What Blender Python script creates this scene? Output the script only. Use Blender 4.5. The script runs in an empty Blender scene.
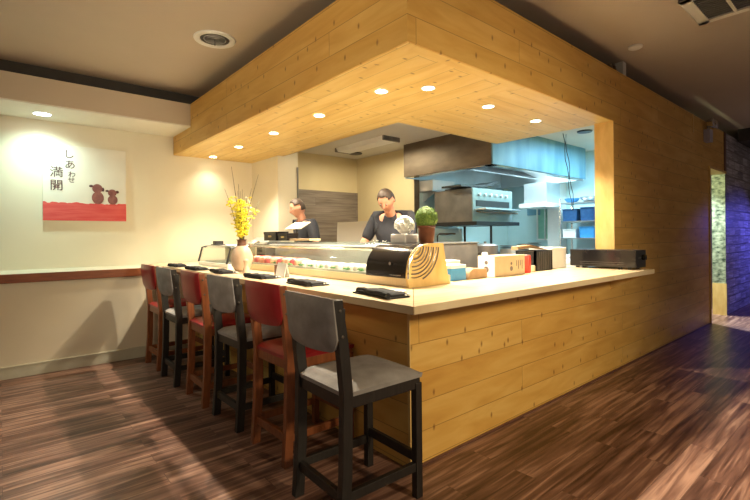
import bpy, bmesh, math, random
from mathutils import Vector, Matrix
random.seed(7)
R = math.radians; PI = math.pi
sc = bpy.context.scene
COL = sc.collection
# ------------------------------------------------------------------ materials
def newmat(name):
    m = bpy.data.materials.new(name); m.use_nodes = True
    nt = m.node_tree; b = nt.nodes['Principled BSDF']
    return m, nt, b
def setc(b, col, rough=.5, metal=0., spec=.5):
    b.inputs['Base Color'].default_value = (*col, 1)
    b.inputs['Roughness'].default_value = rough
    b.inputs['Metallic'].default_value = metal
    b.inputs['Specular IOR Level'].default_value = spec
def noise_mat(name, c1, c2, rough=.5, metal=0., scale=12, stretch=(1, 1, 1), bump=.0, spec=.5, detail=4, bscale=None):
    m, nt, b = newmat(name); setc(b, c1, rough, metal, spec)
    tc = nt.nodes.new('ShaderNodeTexCoord'); mp = nt.nodes.new('ShaderNodeMapping')
    mp.inputs['Scale'].default_value = stretch
    n = nt.nodes.new('ShaderNodeTexNoise'); n.inputs['Scale'].default_value = scale; n.inputs['Detail'].default_value = detail
    r = nt.nodes.new('ShaderNodeValToRGB')
    r.color_ramp.elements[0].position = .3; r.color_ramp.elements[1].position = .7
    r.color_ramp.elements[0].color = (*c1, 1); r.color_ramp.elements[1].color = (*c2, 1)
    nt.links.new(tc.outputs['Object'], mp.inputs[0]); nt.links.new(mp.outputs[0], n.inputs['Vector'])
    nt.links.new(n.outputs['Fac'], r.inputs[0]); nt.links.new(r.outputs[0], b.inputs['Base Color'])
    if bump:
        bp = nt.nodes.new('ShaderNodeBump'); bp.inputs['Strength'].default_value = bump; bp.inputs['Distance'].default_value = .01
        src = n
        if bscale:
            src = nt.nodes.new('ShaderNodeTexNoise'); src.inputs['Scale'].default_value = bscale
            nt.links.new(tc.outputs['Object'], src.inputs['Vector'])
        nt.links.new(src.outputs['Fac'], bp.inputs['Height']); nt.links.new(bp.outputs[0], b.inputs['Normal'])
    return m
def emis(name, col, s):
    m, nt, b = newmat(name); setc(b, (.8, .8, .8))
    b.inputs['Emission Color'].default_value = (*col, 1); b.inputs['Emission Strength'].default_value = s
    return m
def glass_mat(name, tint=(.97, 1, .99), refl=.12):
    m, nt, b = newmat(name); nt.nodes.remove(b)
    out = nt.nodes['Material Output']
    t = nt.nodes.new('ShaderNodeBsdfTransparent'); t.inputs[0].default_value = (*tint, 1)
    g = nt.nodes.new('ShaderNodeBsdfGlossy'); g.inputs['Roughness'].default_value = .03
    lw = nt.nodes.new('ShaderNodeLayerWeight'); pw_ = nt.nodes.new('ShaderNodeMath'); pw_.operation = 'POWER'; pw_.inputs[1].default_value = 4
    nt.links.new(lw.outputs['Facing'], pw_.inputs[0])
    f = nt.nodes.new('ShaderNodeMath'); f.operation = 'MULTIPLY_ADD'; f.inputs[1].default_value = .5; f.inputs[2].default_value = .04; nt.links.new(pw_.outputs[0], f.inputs[0])
    mx = nt.nodes.new('ShaderNodeMixShader')
    nt.links.new(f.outputs[0], mx.inputs[0]); nt.links.new(t.outputs[0], mx.inputs[1]); nt.links.new(g.outputs[0], mx.inputs[2])
    nt.links.new(mx.outputs[0], out.inputs[0])
    return m
def plank_mat(name, ua, va, rowh, length, cols, rough=.45, off=(0, 0), knots=True, gap=.003, grain=1., knotdens=2.6, bumps=.25, gapdark=.5):
    """Boards: u runs along the board, v across; object coordinates."""
    m, nt, b = newmat(name); setc(b, cols[0], rough)
    N = nt.nodes.new; L = nt.links.new
    tc = N('ShaderNodeTexCoord'); sp = N('ShaderNodeSeparateXYZ'); L(tc.outputs['Object'], sp.inputs[0])
    cb = N('ShaderNodeCombineXYZ')
    au = N('ShaderNodeMath'); au.operation = 'ADD'; au.inputs[1].default_value = off[0] + 40 * length; L(sp.outputs[ua], au.inputs[0])
    av = N('ShaderNodeMath'); av.operation = 'ADD'; av.inputs[1].default_value = off[1] + 40 * rowh; L(sp.outputs[va], av.inputs[0])
    L(au.outputs[0], cb.inputs[0]); L(av.outputs[0], cb.inputs[1])
    br = N('ShaderNodeTexBrick'); br.inputs['Scale'].default_value = 1
    br.inputs['Brick Width'].default_value = length; br.inputs['Row Height'].default_value = rowh
    br.inputs['Mortar Size'].default_value = gap; br.inputs['Mortar Smooth'].default_value = .2
    br.offset = .37; br.offset_frequency = 2; br.squash = 1
    br.inputs['Color1'].default_value = (0, 0, 0, 1); br.inputs['Color2'].default_value = (1, 1, 1, 1); br.inputs['Mortar'].default_value = (.5, .5, .5, 1)
    L(cb.outputs[0], br.inputs['Vector'])
    # grain, shifted per board
    mul = N('ShaderNodeVectorMath'); mul.operation = 'MULTIPLY'; mul.inputs[1].default_value = (1.6 * grain, (9 if knots else 30) * grain, 1)
    L(cb.outputs[0], mul.inputs[0])
    add = N('ShaderNodeVectorMath'); add.operation = 'ADD'; L(mul.outputs[0], add.inputs[0])
    sc_ = N('ShaderNodeVectorMath'); sc_.operation = 'SCALE'; sc_.inputs['Scale'].default_value = 31.; L(br.outputs['Color'], sc_.inputs[0]); L(sc_.outputs[0], add.inputs[1])
    gn = N('ShaderNodeTexNoise'); gn.inputs['Scale'].default_value = 1; gn.inputs['Detail'].default_value = 6; gn.inputs['Distortion'].default_value = .6
    L(add.outputs[0], gn.inputs['Vector'])
    big = N('ShaderNodeTexNoise'); big.inputs['Scale'].default_value = 1.1; L(cb.outputs[0], big.inputs['Vector'])
    ramp = N('ShaderNodeValToRGB'); el = ramp.color_ramp.elements
    el[0].position = .3 if not knots else .22; el[1].position = .7 if not knots else .8; el[0].color = (*cols[0], 1); el[1].color = (*cols[2], 1)
    e = el.new(.5); e.color = (*cols[1], 1)
    w = N('ShaderNodeMath'); w.operation = 'MULTIPLY_ADD'; w.inputs[1].default_value = .13; w.inputs[2].default_value = -.065
    L(br.outputs['Color'], w.inputs[0])
    s1 = N('ShaderNodeMath'); s1.operation = 'ADD'; L(gn.outputs['Fac'], s1.inputs[0]); L(w.outputs[0], s1.inputs[1])
    s2 = N('ShaderNodeMath'); s2.operation = 'MULTIPLY_ADD'; s2.inputs[1].default_value = .3; L(big.outputs['Fac'], s2.inputs[0])
    s3 = N('ShaderNodeMath'); s3.operation = 'ADD'; s3.inputs[1].default_value = -.15; L(s1.outputs[0], s3.inputs[0]); L(s3.outputs[0], s2.inputs[2])
    L(s2.outputs[0], ramp.inputs[0])
    last = ramp.outputs[0]
    if knots:
        kv = N('ShaderNodeVectorMath'); kv.operation = 'MULTIPLY'; kv.inputs[1].default_value = (knotdens * 2.1, knotdens * 1.15, 1); L(cb.outputs[0], kv.inputs[0])
        vo = N('ShaderNodeTexVoronoi'); vo.voronoi_dimensions = '2D'; vo.inputs['Scale'].default_value = 1; vo.inputs['Randomness'].default_value = 1
        L(kv.outputs[0], vo.inputs['Vector'])
        kr = N('ShaderNodeValToRGB'); k = kr.color_ramp.elements
        k[0].position = .02; k[1].position = .085; k[0].color = (1, 1, 1, 1); k[1].color = (0, 0, 0, 1)
        L(vo.outputs['Distance'], kr.inputs[0])
        # only some cells carry a knot
        th = N('ShaderNodeMath'); th.operation = 'GREATER_THAN'; th.inputs[1].default_value = .35
        ks = N('ShaderNodeSeparateXYZ'); L(vo.outputs['Color'], ks.inputs[0]); L(ks.outputs[0], th.inputs[0])
        km = N('ShaderNodeMath'); km.operation = 'MULTIPLY'; L(kr.outputs[0], km.inputs[0]); L(th.outputs[0], km.inputs[1])
        km2 = N('ShaderNodeMath'); km2.operation = 'MULTIPLY'; km2.inputs[1].default_value = .75; L(km.outputs[0], km2.inputs[0])
        mx = N('ShaderNodeMix'); mx.data_type = 'RGBA'; L(km2.outputs[0], mx.inputs[0]); L(last, mx.inputs[6])
        mx.inputs[7].default_value = (cols[0][0] * .3, cols[0][1] * .2, cols[0][2] * .2, 1); last = mx.outputs[2]
    mg = N('ShaderNodeMix'); mg.data_type = 'RGBA'
    gf = N('ShaderNodeMath'); gf.operation = 'MULTIPLY'; gf.inputs[1].default_value = 1 - gapdark; L(br.outputs['Fac'], gf.inputs[0])
    L(gf.outputs[0], mg.inputs[0]); L(last, mg.inputs[6]); mg.inputs[7].default_value = (cols[0][0] * .22, cols[0][1] * .18, cols[0][2] * .15, 1)
    L(mg.outputs[2], b.inputs['Base Color'])
    bp = N('ShaderNodeBump'); bp.inputs['Strength'].default_value = bumps; bp.inputs['Distance'].default_value = .004
    hh = N('ShaderNodeMath'); hh.operation = 'MULTIPLY_ADD'; hh.inputs[1].default_value = -2; L(br.outputs['Fac'], hh.inputs[0]); L(gn.outputs['Fac'], hh.inputs[2])
    L(hh.outputs[0], bp.inputs['Height']); L(bp.outputs[0], b.inputs['Normal'])
    return m
PINE = [(.55, .285, .055), (.66, .385, .09), (.76, .50, .15)]
M = {}
M['pine_x'] = plank_mat('pine_boards_along_x', 0, 2, .1933, 3.3, PINE, off=(0, -.026))
M['pine_y'] = plank_mat('pine_boards_along_y', 1, 2, .1933, 3.3, PINE, off=(.4, -.026))
M['pine_ux'] = plank_mat('pine_underside_x', 0, 1, .19, 3.4, [(.64, .40, .11), (.76, .53, .17), (.84, .63, .26)], off=(0, .1))
M['pine_uy'] = plank_mat('pine_underside_y', 1, 0, .19, 3.4, [(.64, .40, .11), (.76, .53, .17), (.84, .63, .26)], off=(0, .06))
M['pine_trim'] = noise_mat('pine_trim', (.66, .42, .13), (.78, .55, .22), .45, stretch=(3, 3, 1), scale=5)
M['counter_y'] = plank_mat('counter_lamination_y', 1, 0, .12, 3.4, [(.56, .42, .24), (.66, .52, .32), (.74, .61, .40)], rough=.28, knots=False, gap=.0008, gapdark=.7, bumps=.04)
M['counter_x'] = plank_mat('counter_lamination_x', 0, 1, .12, 3.4, [(.56, .42, .24), (.66, .52, .32), (.74, .61, .40)], rough=.28, knots=False, gap=.0008, gapdark=.7, bumps=.04)
M['floor'] = plank_mat('walnut_vinyl_planks', 0, 1, .16, 1.25, [(.05, .020, .013), (.16, .078, .055), (.40, .235, .17)], rough=.34, knots=False, gap=.0018, grain=.9, bumps=.12)
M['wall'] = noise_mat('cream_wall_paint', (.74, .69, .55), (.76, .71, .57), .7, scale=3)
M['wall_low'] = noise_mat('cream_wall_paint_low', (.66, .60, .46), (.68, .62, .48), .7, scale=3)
M['kwall'] = noise_mat('kitchen_yellow_paint', (.66, .56, .34), (.69, .59, .37), .65, scale=3)
M['kceil'] = noise_mat('kitchen_ceiling_paint', (.60, .58, .52), (.63, .61, .55), .8, scale=2)
M['ceil'] = noise_mat('tan_ceiling_paint', (.54, .46, .37), (.57, .49, .395), .8, scale=1.5)
M['bulk'] = noise_mat('bulkhead_paint', (.56, .47, .36), (.59, .50, .385), .75, scale=2)
M['bulk_white'] = noise_mat('white_trim_paint', (.78, .76, .68), (.8, .78, .7), .6)
M['dark'] = noise_mat('charcoal_paint', (.05, .045, .042), (.06, .055, .05), .8)
M['purple_wall'] = noise_mat('x', (.42, .38, .42), (.55, .5, .56), .6, scale=6, bump=.3)
M['purple_wall'] = plank_mat('pale_brick_wall', 0, 2, .16, .45, [(.16, .14, .17), (.38, .35, .40), (.70, .66, .74)], rough=.35, knots=False, gap=.012, bumps=1.)
M['rail'] = noise_mat('red_brown_rail', (.20, .055, .02), (.28, .085, .03), .4, scale=6, stretch=(1, 6, 6))
M['basebd'] = noise_mat('sage_baseboard', (.50, .49, .38), (.54, .53, .42), .5)
M['blackwood'] = noise_mat('black_stained_wood', (.010, .008, .007), (.022, .018, .015), .42, scale=14, stretch=(4, 4, .6))
M['brownwood'] = noise_mat('reddish_brown_wood', (.16, .045, .014), (.26, .082, .026), .38, scale=12, stretch=(4, 4, .6))
M['suede'] = noise_mat('grey_suede', (.22, .205, .195), (.33, .31, .30), .85, scale=9, bump=.15, bscale=160)
M['leather'] = noise_mat('oxblood_leather', (.24, .012, .014), (.31, .02, .024), .3, scale=8, bump=.05, bscale=120)
M['screw'] = noise_mat('dull_bolt', (.10, .085, .07), (.14, .12, .1), .5, .6)
M['steel'] = noise_mat('brushed_steel', (.50, .51, .52), (.60, .61, .62), .32, .9, scale=8, stretch=(1, 1, 14))
M['steel_dark'] = noise_mat('worn_and_warm_lit_steel', (.11, .082, .058), (.17, .13, .09), .45, .4, scale=3, stretch=(1, 1, 3))
M['steel_blue'] = noise_mat('satin_steel', (.55, .60, .63), (.66, .70, .72), .4, .55, scale=3)
M['steel_grey'] = noise_mat('dull_grey_steel', (.16, .15, .145), (.26, .245, .23), .4, .6, scale=4)
M['chrome'] = noise_mat('polished_trim', (.75, .75, .74), (.8, .8, .79), .15, 1.)
M['black'] = noise_mat('black_plastic', (.012, .012, .013), (.018, .018, .02), .4)
M['blackgloss'] = noise_mat('glossy_black_panel', (.010, .009, .010), (.016, .014, .015), .16)
M['cloth_black'] = noise_mat('black_napkin_cloth', (.008, .008, .010), (.02, .02, .024), .9, scale=40, bump=.3)
M['white'] = noise_mat('white_plastic', (.78, .78, .76), (.82, .82, .80), .4)
M['paper'] = noise_mat('white_paper', (.80, .80, .78), (.84, .84, .82), .8)
M['ceramic'] = noise_mat('cream_stoneware', (.52, .36, .24), (.72, .58, .45), .35, scale=7, bump=.05)
M['neck'] = noise_mat('brown_glaze', (.10, .045, .03), (.17, .08, .05), .35)
M['glass'] = glass_mat('clear_glass')
M['milk'] = noise_mat('case_interior_white', (.36, .37, .34), (.42, .43, .40), .4)
M['caseback'] = noise_mat('case_interior_sand', (.56, .50, .36), (.60, .54, .40), .5)
M['teal'] = noise_mat('pale_teal_panel', (.45, .58, .58), (.50, .63, .63), .4, .1, scale=3)
M['steel_cyanlit'] = noise_mat('cyan_lit_steel_cladding', (.48, .66, .68), (.58, .74, .76), .35, .1, scale=2)  # stainless cladding; the cyan kitchen light is mixed into the base colour
M['ovenface'] = noise_mat('oven_face_steel', (.20, .27, .27), (.26, .33, .33), .35, .3, scale=3)
M['hood_bluelit'] = noise_mat('streaked_blue_lit_steel', (.10, .24, .34), (.20, .36, .44), .5, .25, scale=2.2, stretch=(2.5, 2.5, .5))  # plain steel with the blue daylight on it put into the colour
M['greyplank'] = plank_mat('grey_weathered_boards', 0, 2, .16, 1.5, [(.13, .10, .085), (.20, .165, .14), (.27, .23, .2)], knots=False)
M['boxwood'] = noise_mat('light_cardboard', (.46, .34, .20), (.56, .43, .27), .7, scale=5)
M['kraft'] = noise_mat('kraft_brown', (.30, .19, .10), (.38, .25, .14), .7)
M['blueplastic'] = noise_mat('bright_blue_plastic', (.04, .24, .55), (.06, .30, .62), .4)
M['navy'] = noise_mat('navy_bin', (.012, .05, .14), (.02, .08, .2), .4)
M['redcan'] = noise_mat('red_can', (.55, .03, .02), (.62, .05, .03), .35)
M['green'] = noise_mat('pale_green_pane', (.22, .48, .36), (.28, .54, .42), .3)
M['moss'] = noise_mat('boxwood_green', (.05, .11, .015), (.14, .24, .035), .7, scale=60)
M['mossleaf'] = noise_mat('boxwood_leaf', (.09, .19, .02), (.22, .34, .06), .6, scale=80)
M['copper'] = noise_mat('brown_pot', (.10, .032, .014), (.22, .075, .03), .35, scale=10)
M['whiteflower'] = noise_mat('white_petals', (.90, .90, .84), (.94, .94, .90), .6, scale=30)
M['yellow'] = noise_mat('yellow_petals', (.88, .76, .03), (.92, .86, .10), .55, scale=30)
M['twig'] = noise_mat('dark_twig', (.05, .035, .02), (.10, .08, .04), .7, scale=30)
M['salmon'] = noise_mat('salmon_flesh', (.80, .27, .16), (.86, .42, .28), .35, scale=18, stretch=(1, 5, 1))
M['tuna'] = noise_mat('tuna_flesh', (.50, .04, .06), (.62, .09, .10), .3, scale=18, stretch=(1, 5, 1))
M['whitefish'] = noise_mat('white_fish', (.74, .68, .62), (.80, .60, .54), .35, scale=14, stretch=(1, 5, 1))
M['leaf'] = noise_mat('green_garnish', (.04, .20, .04), (.10, .32, .08), .5)
M['skin'] = noise_mat('skin', (.50, .23, .14), (.58, .29, .19), .5, scale=8)
M['hair'] = noise_mat('dark_hair', (.03, .018, .012), (.06, .04, .028), .6, scale=50)
M['shirt'] = noise_mat('navy_shirt', (.008, .009, .014), (.014, .015, .022), .85, scale=20)
M['pants'] = noise_mat('black_trousers', (.012, .012, .013), (.02, .02, .022), .85)
M['canvas'] = noise_mat('painted_canvas', (.74, .72, .64), (.78, .76, .68), .7, scale=4)
M['red'] = noise_mat('red_paint', (.62, .05, .055), (.72, .13, .12), .7, scale=7, stretch=(.5, 1, 4))
M['bear'] = noise_mat('brown_ink', (.19, .06, .055), (.30, .12, .11), .7, scale=18)
M['ink'] = noise_mat('black_ink', (.06, .015, .02), (.10, .03, .04), .7)
M['lamp'] = emis('warm_lamp_disc', (1, .86, .62), 26)
M['lampcool'] = emis('cool_lamp_disc', (.92, 1, .95), 22)
M['casestrip'] = emis('case_light_strip', (1, .96, .86), .7)
M['hoodlamp'] = emis('hood_lamp', (.8, .95, 1), 9)
M['rubberseat'] = M['black']
M['grille_back'] = noise_mat('dark_grille_backing', (.10, .085, .065), (.13, .11, .085), .8)  # dark brown tone behind the grille slats
M['door_art'] = noise_mat('dark_green_mottled_panel', (.03, .05, .035), (.45, .5, .36), .25, scale=6, stretch=(2, 2, 3.2), detail=6)
M['purplebox'] = noise_mat('lilac_plastic', (.42, .40, .52), (.46, .44, .56), .4)
M['label'] = noise_mat('gold_print', (.45, .33, .12), (.5, .38, .16), .5)
M['greyprint'] = noise_mat('grey_print', (.12, .1, .09), (.16, .13, .12), .6)
# ------------------------------------------------------------------ builders
class MB:
    def __init__(s): s.bm = bmesh.new()
    def _add(s, verts, faces):
        vs = [s.bm.verts.new(v) for v in verts]
        for f in faces:
            try: s.bm.faces.new([vs[i] for i in f])
            except ValueError: pass
        return s
    def box(s, x0, x1, y0, y1, z0, z1, bev=0, seg=2, mat=None):
        t = bmesh.new(); r = bmesh.ops.create_cube(t, size=1)
        for v in t.verts: v.co = Vector(((x0 + x1) / 2 + v.co.x * (x1 - x0), (y0 + y1) / 2 + v.co.y * (y1 - y0), (z0 + z1) / 2 + v.co.z * (z1 - z0)))
        if bev: bmesh.ops.bevel(t, geom=t.edges[:], offset=bev, segments=seg, profile=.6, affect='EDGES', clamp_overlap=True)
        return s.join(t, mat)
    def join(s, t, mat=None):
        if mat is not None: bmesh.ops.transform(t, matrix=mat, verts=t.verts)
        t.verts.ensure_lookup_table(); t.verts.index_update()
        vs = [s.bm.verts.new(v.co) for v in t.verts]
        for f in t.faces:
            try: s.bm.faces.new([vs[v.index] for v in f.verts])
            except ValueError: pass
        t.free(); return s
    def prism(s, pts, axis, a, b, bev=0):
        """2D polygon extruded along axis: 0 -> pts are (y,z); 1 -> (x,z); 2 -> (x,y)"""
        def P(p, t): return {0: (t, p[0], p[1]), 1: (p[0], t, p[1]), 2: (p[0], p[1], t)}[axis]
        t = bmesh.new(); A = [t.verts.new(P(p, a)) for p in pts]; B = [t.verts.new(P(p, b)) for p in pts]
        n = len(pts); t.faces.new(A[::-1]); t.faces.new(B)
        for i in range(n): t.faces.new((A[i], A[(i + 1) % n], B[(i + 1) % n], B[i]))
        bmesh.ops.recalc_face_normals(t, faces=t.faces)
        if bev: bmesh.ops.bevel(t, geom=t.edges[:], offset=bev, segments=2, profile=.6, affect='EDGES', clamp_overlap=True)
        return s.join(t)
    def lathe(s, prof, c=(0, 0, 0), seg=32, axis=2):
        rows = []
        for r, h in prof:
            row = []
            for i in range(seg):
                a = 2 * PI * i / seg; x, y = max(r, 1e-4) * math.cos(a), max(r, 1e-4) * math.sin(a)
                v = {2: (x, y, h), 0: (h, x, y), 1: (x, h, y)}[axis]
                row.append(s.bm.verts.new((c[0] + v[0], c[1] + v[1], c[2] + v[2])))
            rows.append(row)
        for a, b in zip(rows, rows[1:]):
            for i in range(seg): s.bm.faces.new((a[i], a[(i + 1) % seg], b[(i + 1) % seg], b[i]))
        s.bm.faces.new(rows[0][::-1]); s.bm.faces.new(rows[-1])
        return s
    def tube(s, pts, r, seg=8, r2=None):
        pts = [Vector(p) for p in pts]; n = len(pts); rows = []
        up = Vector((0, 0, 1))
        for i, p in enumerate(pts):
            d = (pts[min(i + 1, n - 1)] - pts[max(i - 1, 0)]).normalized()
            a = d.cross(up)
            if a.length < .05: a = d.cross(Vector((1, 0, 0)))
            a.normalize(); b = d.cross(a)
            rr = r if r2 is None else r + (r2 - r) * i / max(1, n - 1)
            rows.append([s.bm.verts.new(p + a * rr * math.cos(2 * PI * k / seg) + b * rr * math.sin(2 * PI * k / seg)) for k in range(seg)])
        for a, b in zip(rows, rows[1:]):
            for i in range(seg): s.bm.faces.new((a[i], a[(i + 1) % seg], b[(i + 1) % seg], b[i]))
        s.bm.faces.new(rows[0][::-1]); s.bm.faces.new(rows[-1])
        return s
    def ball(s, c, r, sub=2, sq=(1, 1, 1), jit=0):
        t = bmesh.new(); bmesh.ops.create_icosphere(t, subdivisions=sub, radius=r)
        for v in t.verts:
            k = 1 + random.uniform(-jit, jit)
            v.co = Vector((c[0] + v.co.x * sq[0] * k, c[1] + v.co.y * sq[1] * k, c[2] + v.co.z * sq[2] * k))
        return s.join(t)
    def build(s, name, mat, parent=None, smooth=False, origin=None, world=False, struct=False):
        bm = s.bm; bmesh.ops.recalc_face_normals(bm, faces=bm.faces)
        me = bpy.data.meshes.new(name); o = bpy.data.objects.new(name, me); COL.objects.link(o)
        if parent:
            o.parent = parent
            if world:
                off = Vector((0, 0, 0)); q = parent
                while q: off += q.location; q = q.parent
                bmesh.ops.translate(bm, verts=bm.verts, vec=-off)
        elif not struct:
            if origin is None:
                xs = [v.co.x for v in bm.verts]; ys = [v.co.y for v in bm.verts]; zs = [v.co.z for v in bm.verts]
                origin = ((min(xs) + max(xs)) / 2, (min(ys) + max(ys)) / 2, min(zs))
            bmesh.ops.translate(bm, verts=bm.verts, vec=-Vector(origin)); o.location = origin
        bm.to_mesh(me); bm.free()
        me.materials.append(mat if not isinstance(mat, str) else M[mat])
        if smooth:
            me.shade_smooth()
            md = o.modifiers.new('ws', 'EDGE_SPLIT'); md.split_angle = R(40)
        if struct and not parent: o['kind'] = 'structure'
        return o
def tag(o, label, cat, group=None):
    o['label'] = label; o['category'] = cat
    if group: o['group'] = group
    return o
def thing(name, label, cat, loc=(0, 0, 0), rz=0, group=None):
    o = bpy.data.objects.new(name, None); COL.objects.link(o); o.empty_display_size = .1
    o.location = loc; o.rotation_euler = (0, 0, rz); return tag(o, label, cat, group)
def dup(root, loc, rz, label):
    r = root.copy(); COL.objects.link(r); r.location = loc; r.rotation_euler = (0, 0, rz); r['label'] = label
    kids = [c for c in list(bpy.data.objects) if c.parent == root]
    for ch in kids:
        gs = [g for g in list(bpy.data.objects) if g.parent == ch]
        c = ch.copy(); COL.objects.link(c); c.parent = r
        for g in gs:
            d = g.copy(); COL.objects.link(d); d.parent = c
    return r
def S(name, mb, mat, parent=None, smooth=False): return mb.build(name, mat, parent, smooth, struct=True)
def text_mb(body, size, font_mat, name, parent, loc, rot, depth=.001):
    cu = bpy.data.curves.new(name + '_c', 'FONT'); cu.body = body; cu.size = size; cu.extrude = depth; cu.align_x = 'CENTER'; cu.align_y = 'CENTER'
    o = bpy.data.objects.new(name + '_c', cu); COL.objects.link(o)
    dg = bpy.context.evaluated_depsgraph_get(); me = bpy.data.meshes.new_from_object(o.evaluated_get(dg))
    bpy.data.objects.remove(o)
    me.materials.clear(); me.materials.append(M[font_mat]); me.name = name
    ob = bpy.data.objects.new(name, me); COL.objects.link(ob); ob.parent = parent; ob.location = loc; ob.rotation_euler = rot
    return ob
# ------------------------------------------------------------------ the room
TX, TY = 2.0, 2.02          # outer faces of the bar
ZS, ZT, ZC = 2.75, 3.33, 3.52
WY = 7.03                   # upper left wall
S('floor', MB().box(-4, 15, -4, 8, -.1, 0), 'floor')
S('ceiling', MB().box(-4, 2.3, -4, 6.54, ZC, ZC + .08).box(2.3, 15, -4, 2.32, ZC, ZC + .08), 'ceil')
sl = MB()
sl.box(-4, 2.3, 6.46, 6.56, ZT, ZC + .08); sl.box(2.22, 2.32, 2.24, 6.56, ZT, ZC + .08); sl.box(2.22, 15, 2.24, 2.34, ZT, ZC + .08)
S('trim_1', sl, 'dark')
# bulkhead over the alcove
S('wall_left', MB().box(-4, 3.25, WY, WY + .1, 0, 3.33), 'wall')
bk = MB().box(-4, TX, 6.24, 6.5, 3.035, ZT)
b_ = S('trim_2', bk, 'bulk')
S('trim_3', MB().box(-4, TX, 6.24, WY, 3.02, 3.036), 'bulk_white')
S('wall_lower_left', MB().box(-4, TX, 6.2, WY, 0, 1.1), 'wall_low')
S('trim_4', MB().box(-4, 1.66, 6.17, 6.24, 1.03, 1.125, .004), 'rail')
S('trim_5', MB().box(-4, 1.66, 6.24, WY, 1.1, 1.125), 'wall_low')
S('baseboard_left', MB().box(-4, TX - .02, 6.18, 6.2, 0, .12, .004).box(-4, TX - .02, 6.174, 6.2, .12, .135, .003), 'basebd')
# wood wall to the right with the big serving opening
rw = MB()
rw.box(5.18, 9.0, TY, TY + .2, 0, ZT)
PR = [(TX, TY), (5.18, TY), (5.18, TY + .1), (TX + .1, TY + .1)]; PL = [(TX, TY), (TX + .1, TY + .1), (TX + .1, WY), (TX, WY)]
S('wall_bar_right', MB().prism(PR, 2, 0, 1.09), 'pine_x'); S('wall_soffit_right', MB().prism(PR, 2, ZS, ZT), 'pine_x')
rw.box(9.0, 10.1, TY, TY + .2, 2.62, ZT)
S('wall_right', rw, 'pine_x')
S('wall_bar_front', MB().prism(PL, 2, 0, 1.09), 'pine_y')
S('wall_soffit_left', MB().prism(PL, 2, ZS, ZT), 'pine_y')
S('trim_6', MB().box(TX + .1, 3.35, TY + .1, WY, ZS, ZS + .02).box(TX + .012, TX + .1, TY + .012, WY, ZS - .003, ZS), 'pine_uy')
S('trim_7', MB().box(3.35, 5.18, TY + .1, 3.52, ZS, ZS + .02).box(TX + .1, 5.18, TY + .012, TY + .1, ZS - .003, ZS), 'pine_ux')
S('trim_8', MB().box(3.33, 3.35, 3.52, WY, ZS, 3.05).box(3.33, 5.2, 3.52, 3.54, ZS, 3.05).box(5.18, 5.2, TY + .2, 3.54, ZS, 3.05), 'pine_trim')
S('trim_9', MB().box(5.165, 5.18, TY - .004, TY + .2, 1.1, ZS), 'pine_trim')
S('trim_10', MB().box(TX, 9.0, TY - .014, TY, 0, .014, .003), 'neck')
S('trim_11', MB().box(TX - .008, TX, TY - .002, TY + .02, 0, 1.09), 'pine_trim')
# column and kitchen shell
S('wall_column', MB().box(3.25, 3.60, 6.12, WY, 0, 3.05), 'wall')
S('trim_12', MB().box(3.58, 3.605, 6.105, 6.12, 0, 2.6, .002), 'steel_grey')
S('wall_kitchen_left', MB().box(3.36, 5.5, WY, WY + .1, 0, 3.05), 'kwall')
S('trim_13', MB().box(3.36, 5.5, WY - .015, WY, 1.0, 2.37), 'greyplank')
S('wall_kitchen_back', MB().box(5.5, 5.6, 5.42, WY + .1, 0, 3.05), 'kwall')
S('trim_14', MB().box(5.49, 5.61, 5.405, 5.42, 0, 3.05), 'steel_dark')
S('wall_kitchen_steel', MB().box(5.6, 8.4, 5.45, 5.51, 0, 3.05), 'steel_cyanlit')
S('wall_kitchen_far', MB().box(8.38, 8.48, 2.22, 5.66, 0, 3.05), 'steel_cyanlit')
S('ceiling_kitchen', MB().box(3.35, 8.48, 2.22, WY + .1, 3.05, 3.1), 'kceil')
# far end of the right wall: doorway, jamb, lilac wall
S('door_frame_1', MB().box(8.99, 9.03, TY - .02, TY + .22, 0, 2.62).box(9.03, 10.1, TY - .02, TY + .22, 2.58, 2.62), 'pine_trim')
S('wall_far_right', MB().box(10.1, 15, TY, TY + .2, 0, ZT), 'purple_wall')
S('trim_15', MB().box(10.07, 10.1, TY - .01, TY + .2, 0, .58), 'pine_trim')
S('trim_16', MB().box(10.075, 10.1, TY, TY + .2, .58, 2.58), 'door_art')
S('wall_far_end', MB().box(15, 15.1, -4, 6, 0, ZC), 'purple_wall')
S('wall_corridor', MB().box(8.48, 12, 5, 5.1, 0, 3), 'bulk')
S('trim_17', MB().box(10.0, 10.12, TY - .012, TY, 2.62, ZT), 'neck')
S('trim_18', MB().box(11.0, 15, 1.6, 2.0, 3.28, ZC), 'dark')
S('trim_19', MB().box(5.57, 5.66, 2.06, 2.15, ZT, ZC), 'bulk_white')
S('trim_20', MB().box(8.1, 8.16, TY - .01, TY, 3.05, ZT), 'pine_trim')
# ------------------------------------------------------------------ counter
ct = thing('bar_counter', 'L-shaped pale laminated wood bar counter wrapping the sushi bar corner', 'counter', (2.0, 2.0, 1.09))
MB().prism([(1.63, 1.62), (2.72, 2.71), (2.72, 6.98), (1.63, 6.98)], 2, 1.09, 1.135, .003).build('counter_section', 'counter_y', ct, world=True)
MB().prism([(1.634, 1.62), (5.15, 1.62), (5.15, 2.71), (2.724, 2.71)], 2, 1.09, 1.135, .003).build('counter_section', 'counter_x', ct, world=True)
MB().prism([(1.66, 1.07), (2.0, 1.07), (2.0, .95)], 1, 2.2, 2.2 + .03).bm.free()
tri = MB().prism([(1.66, 1.09), (TY, 1.09), (TY, .90)], 0, 5.06, 5.1)
tag(tri.build('shelf_bracket', 'pine_trim'), 'triangular pine bracket under the far right end of the counter', 'bracket')
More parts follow.
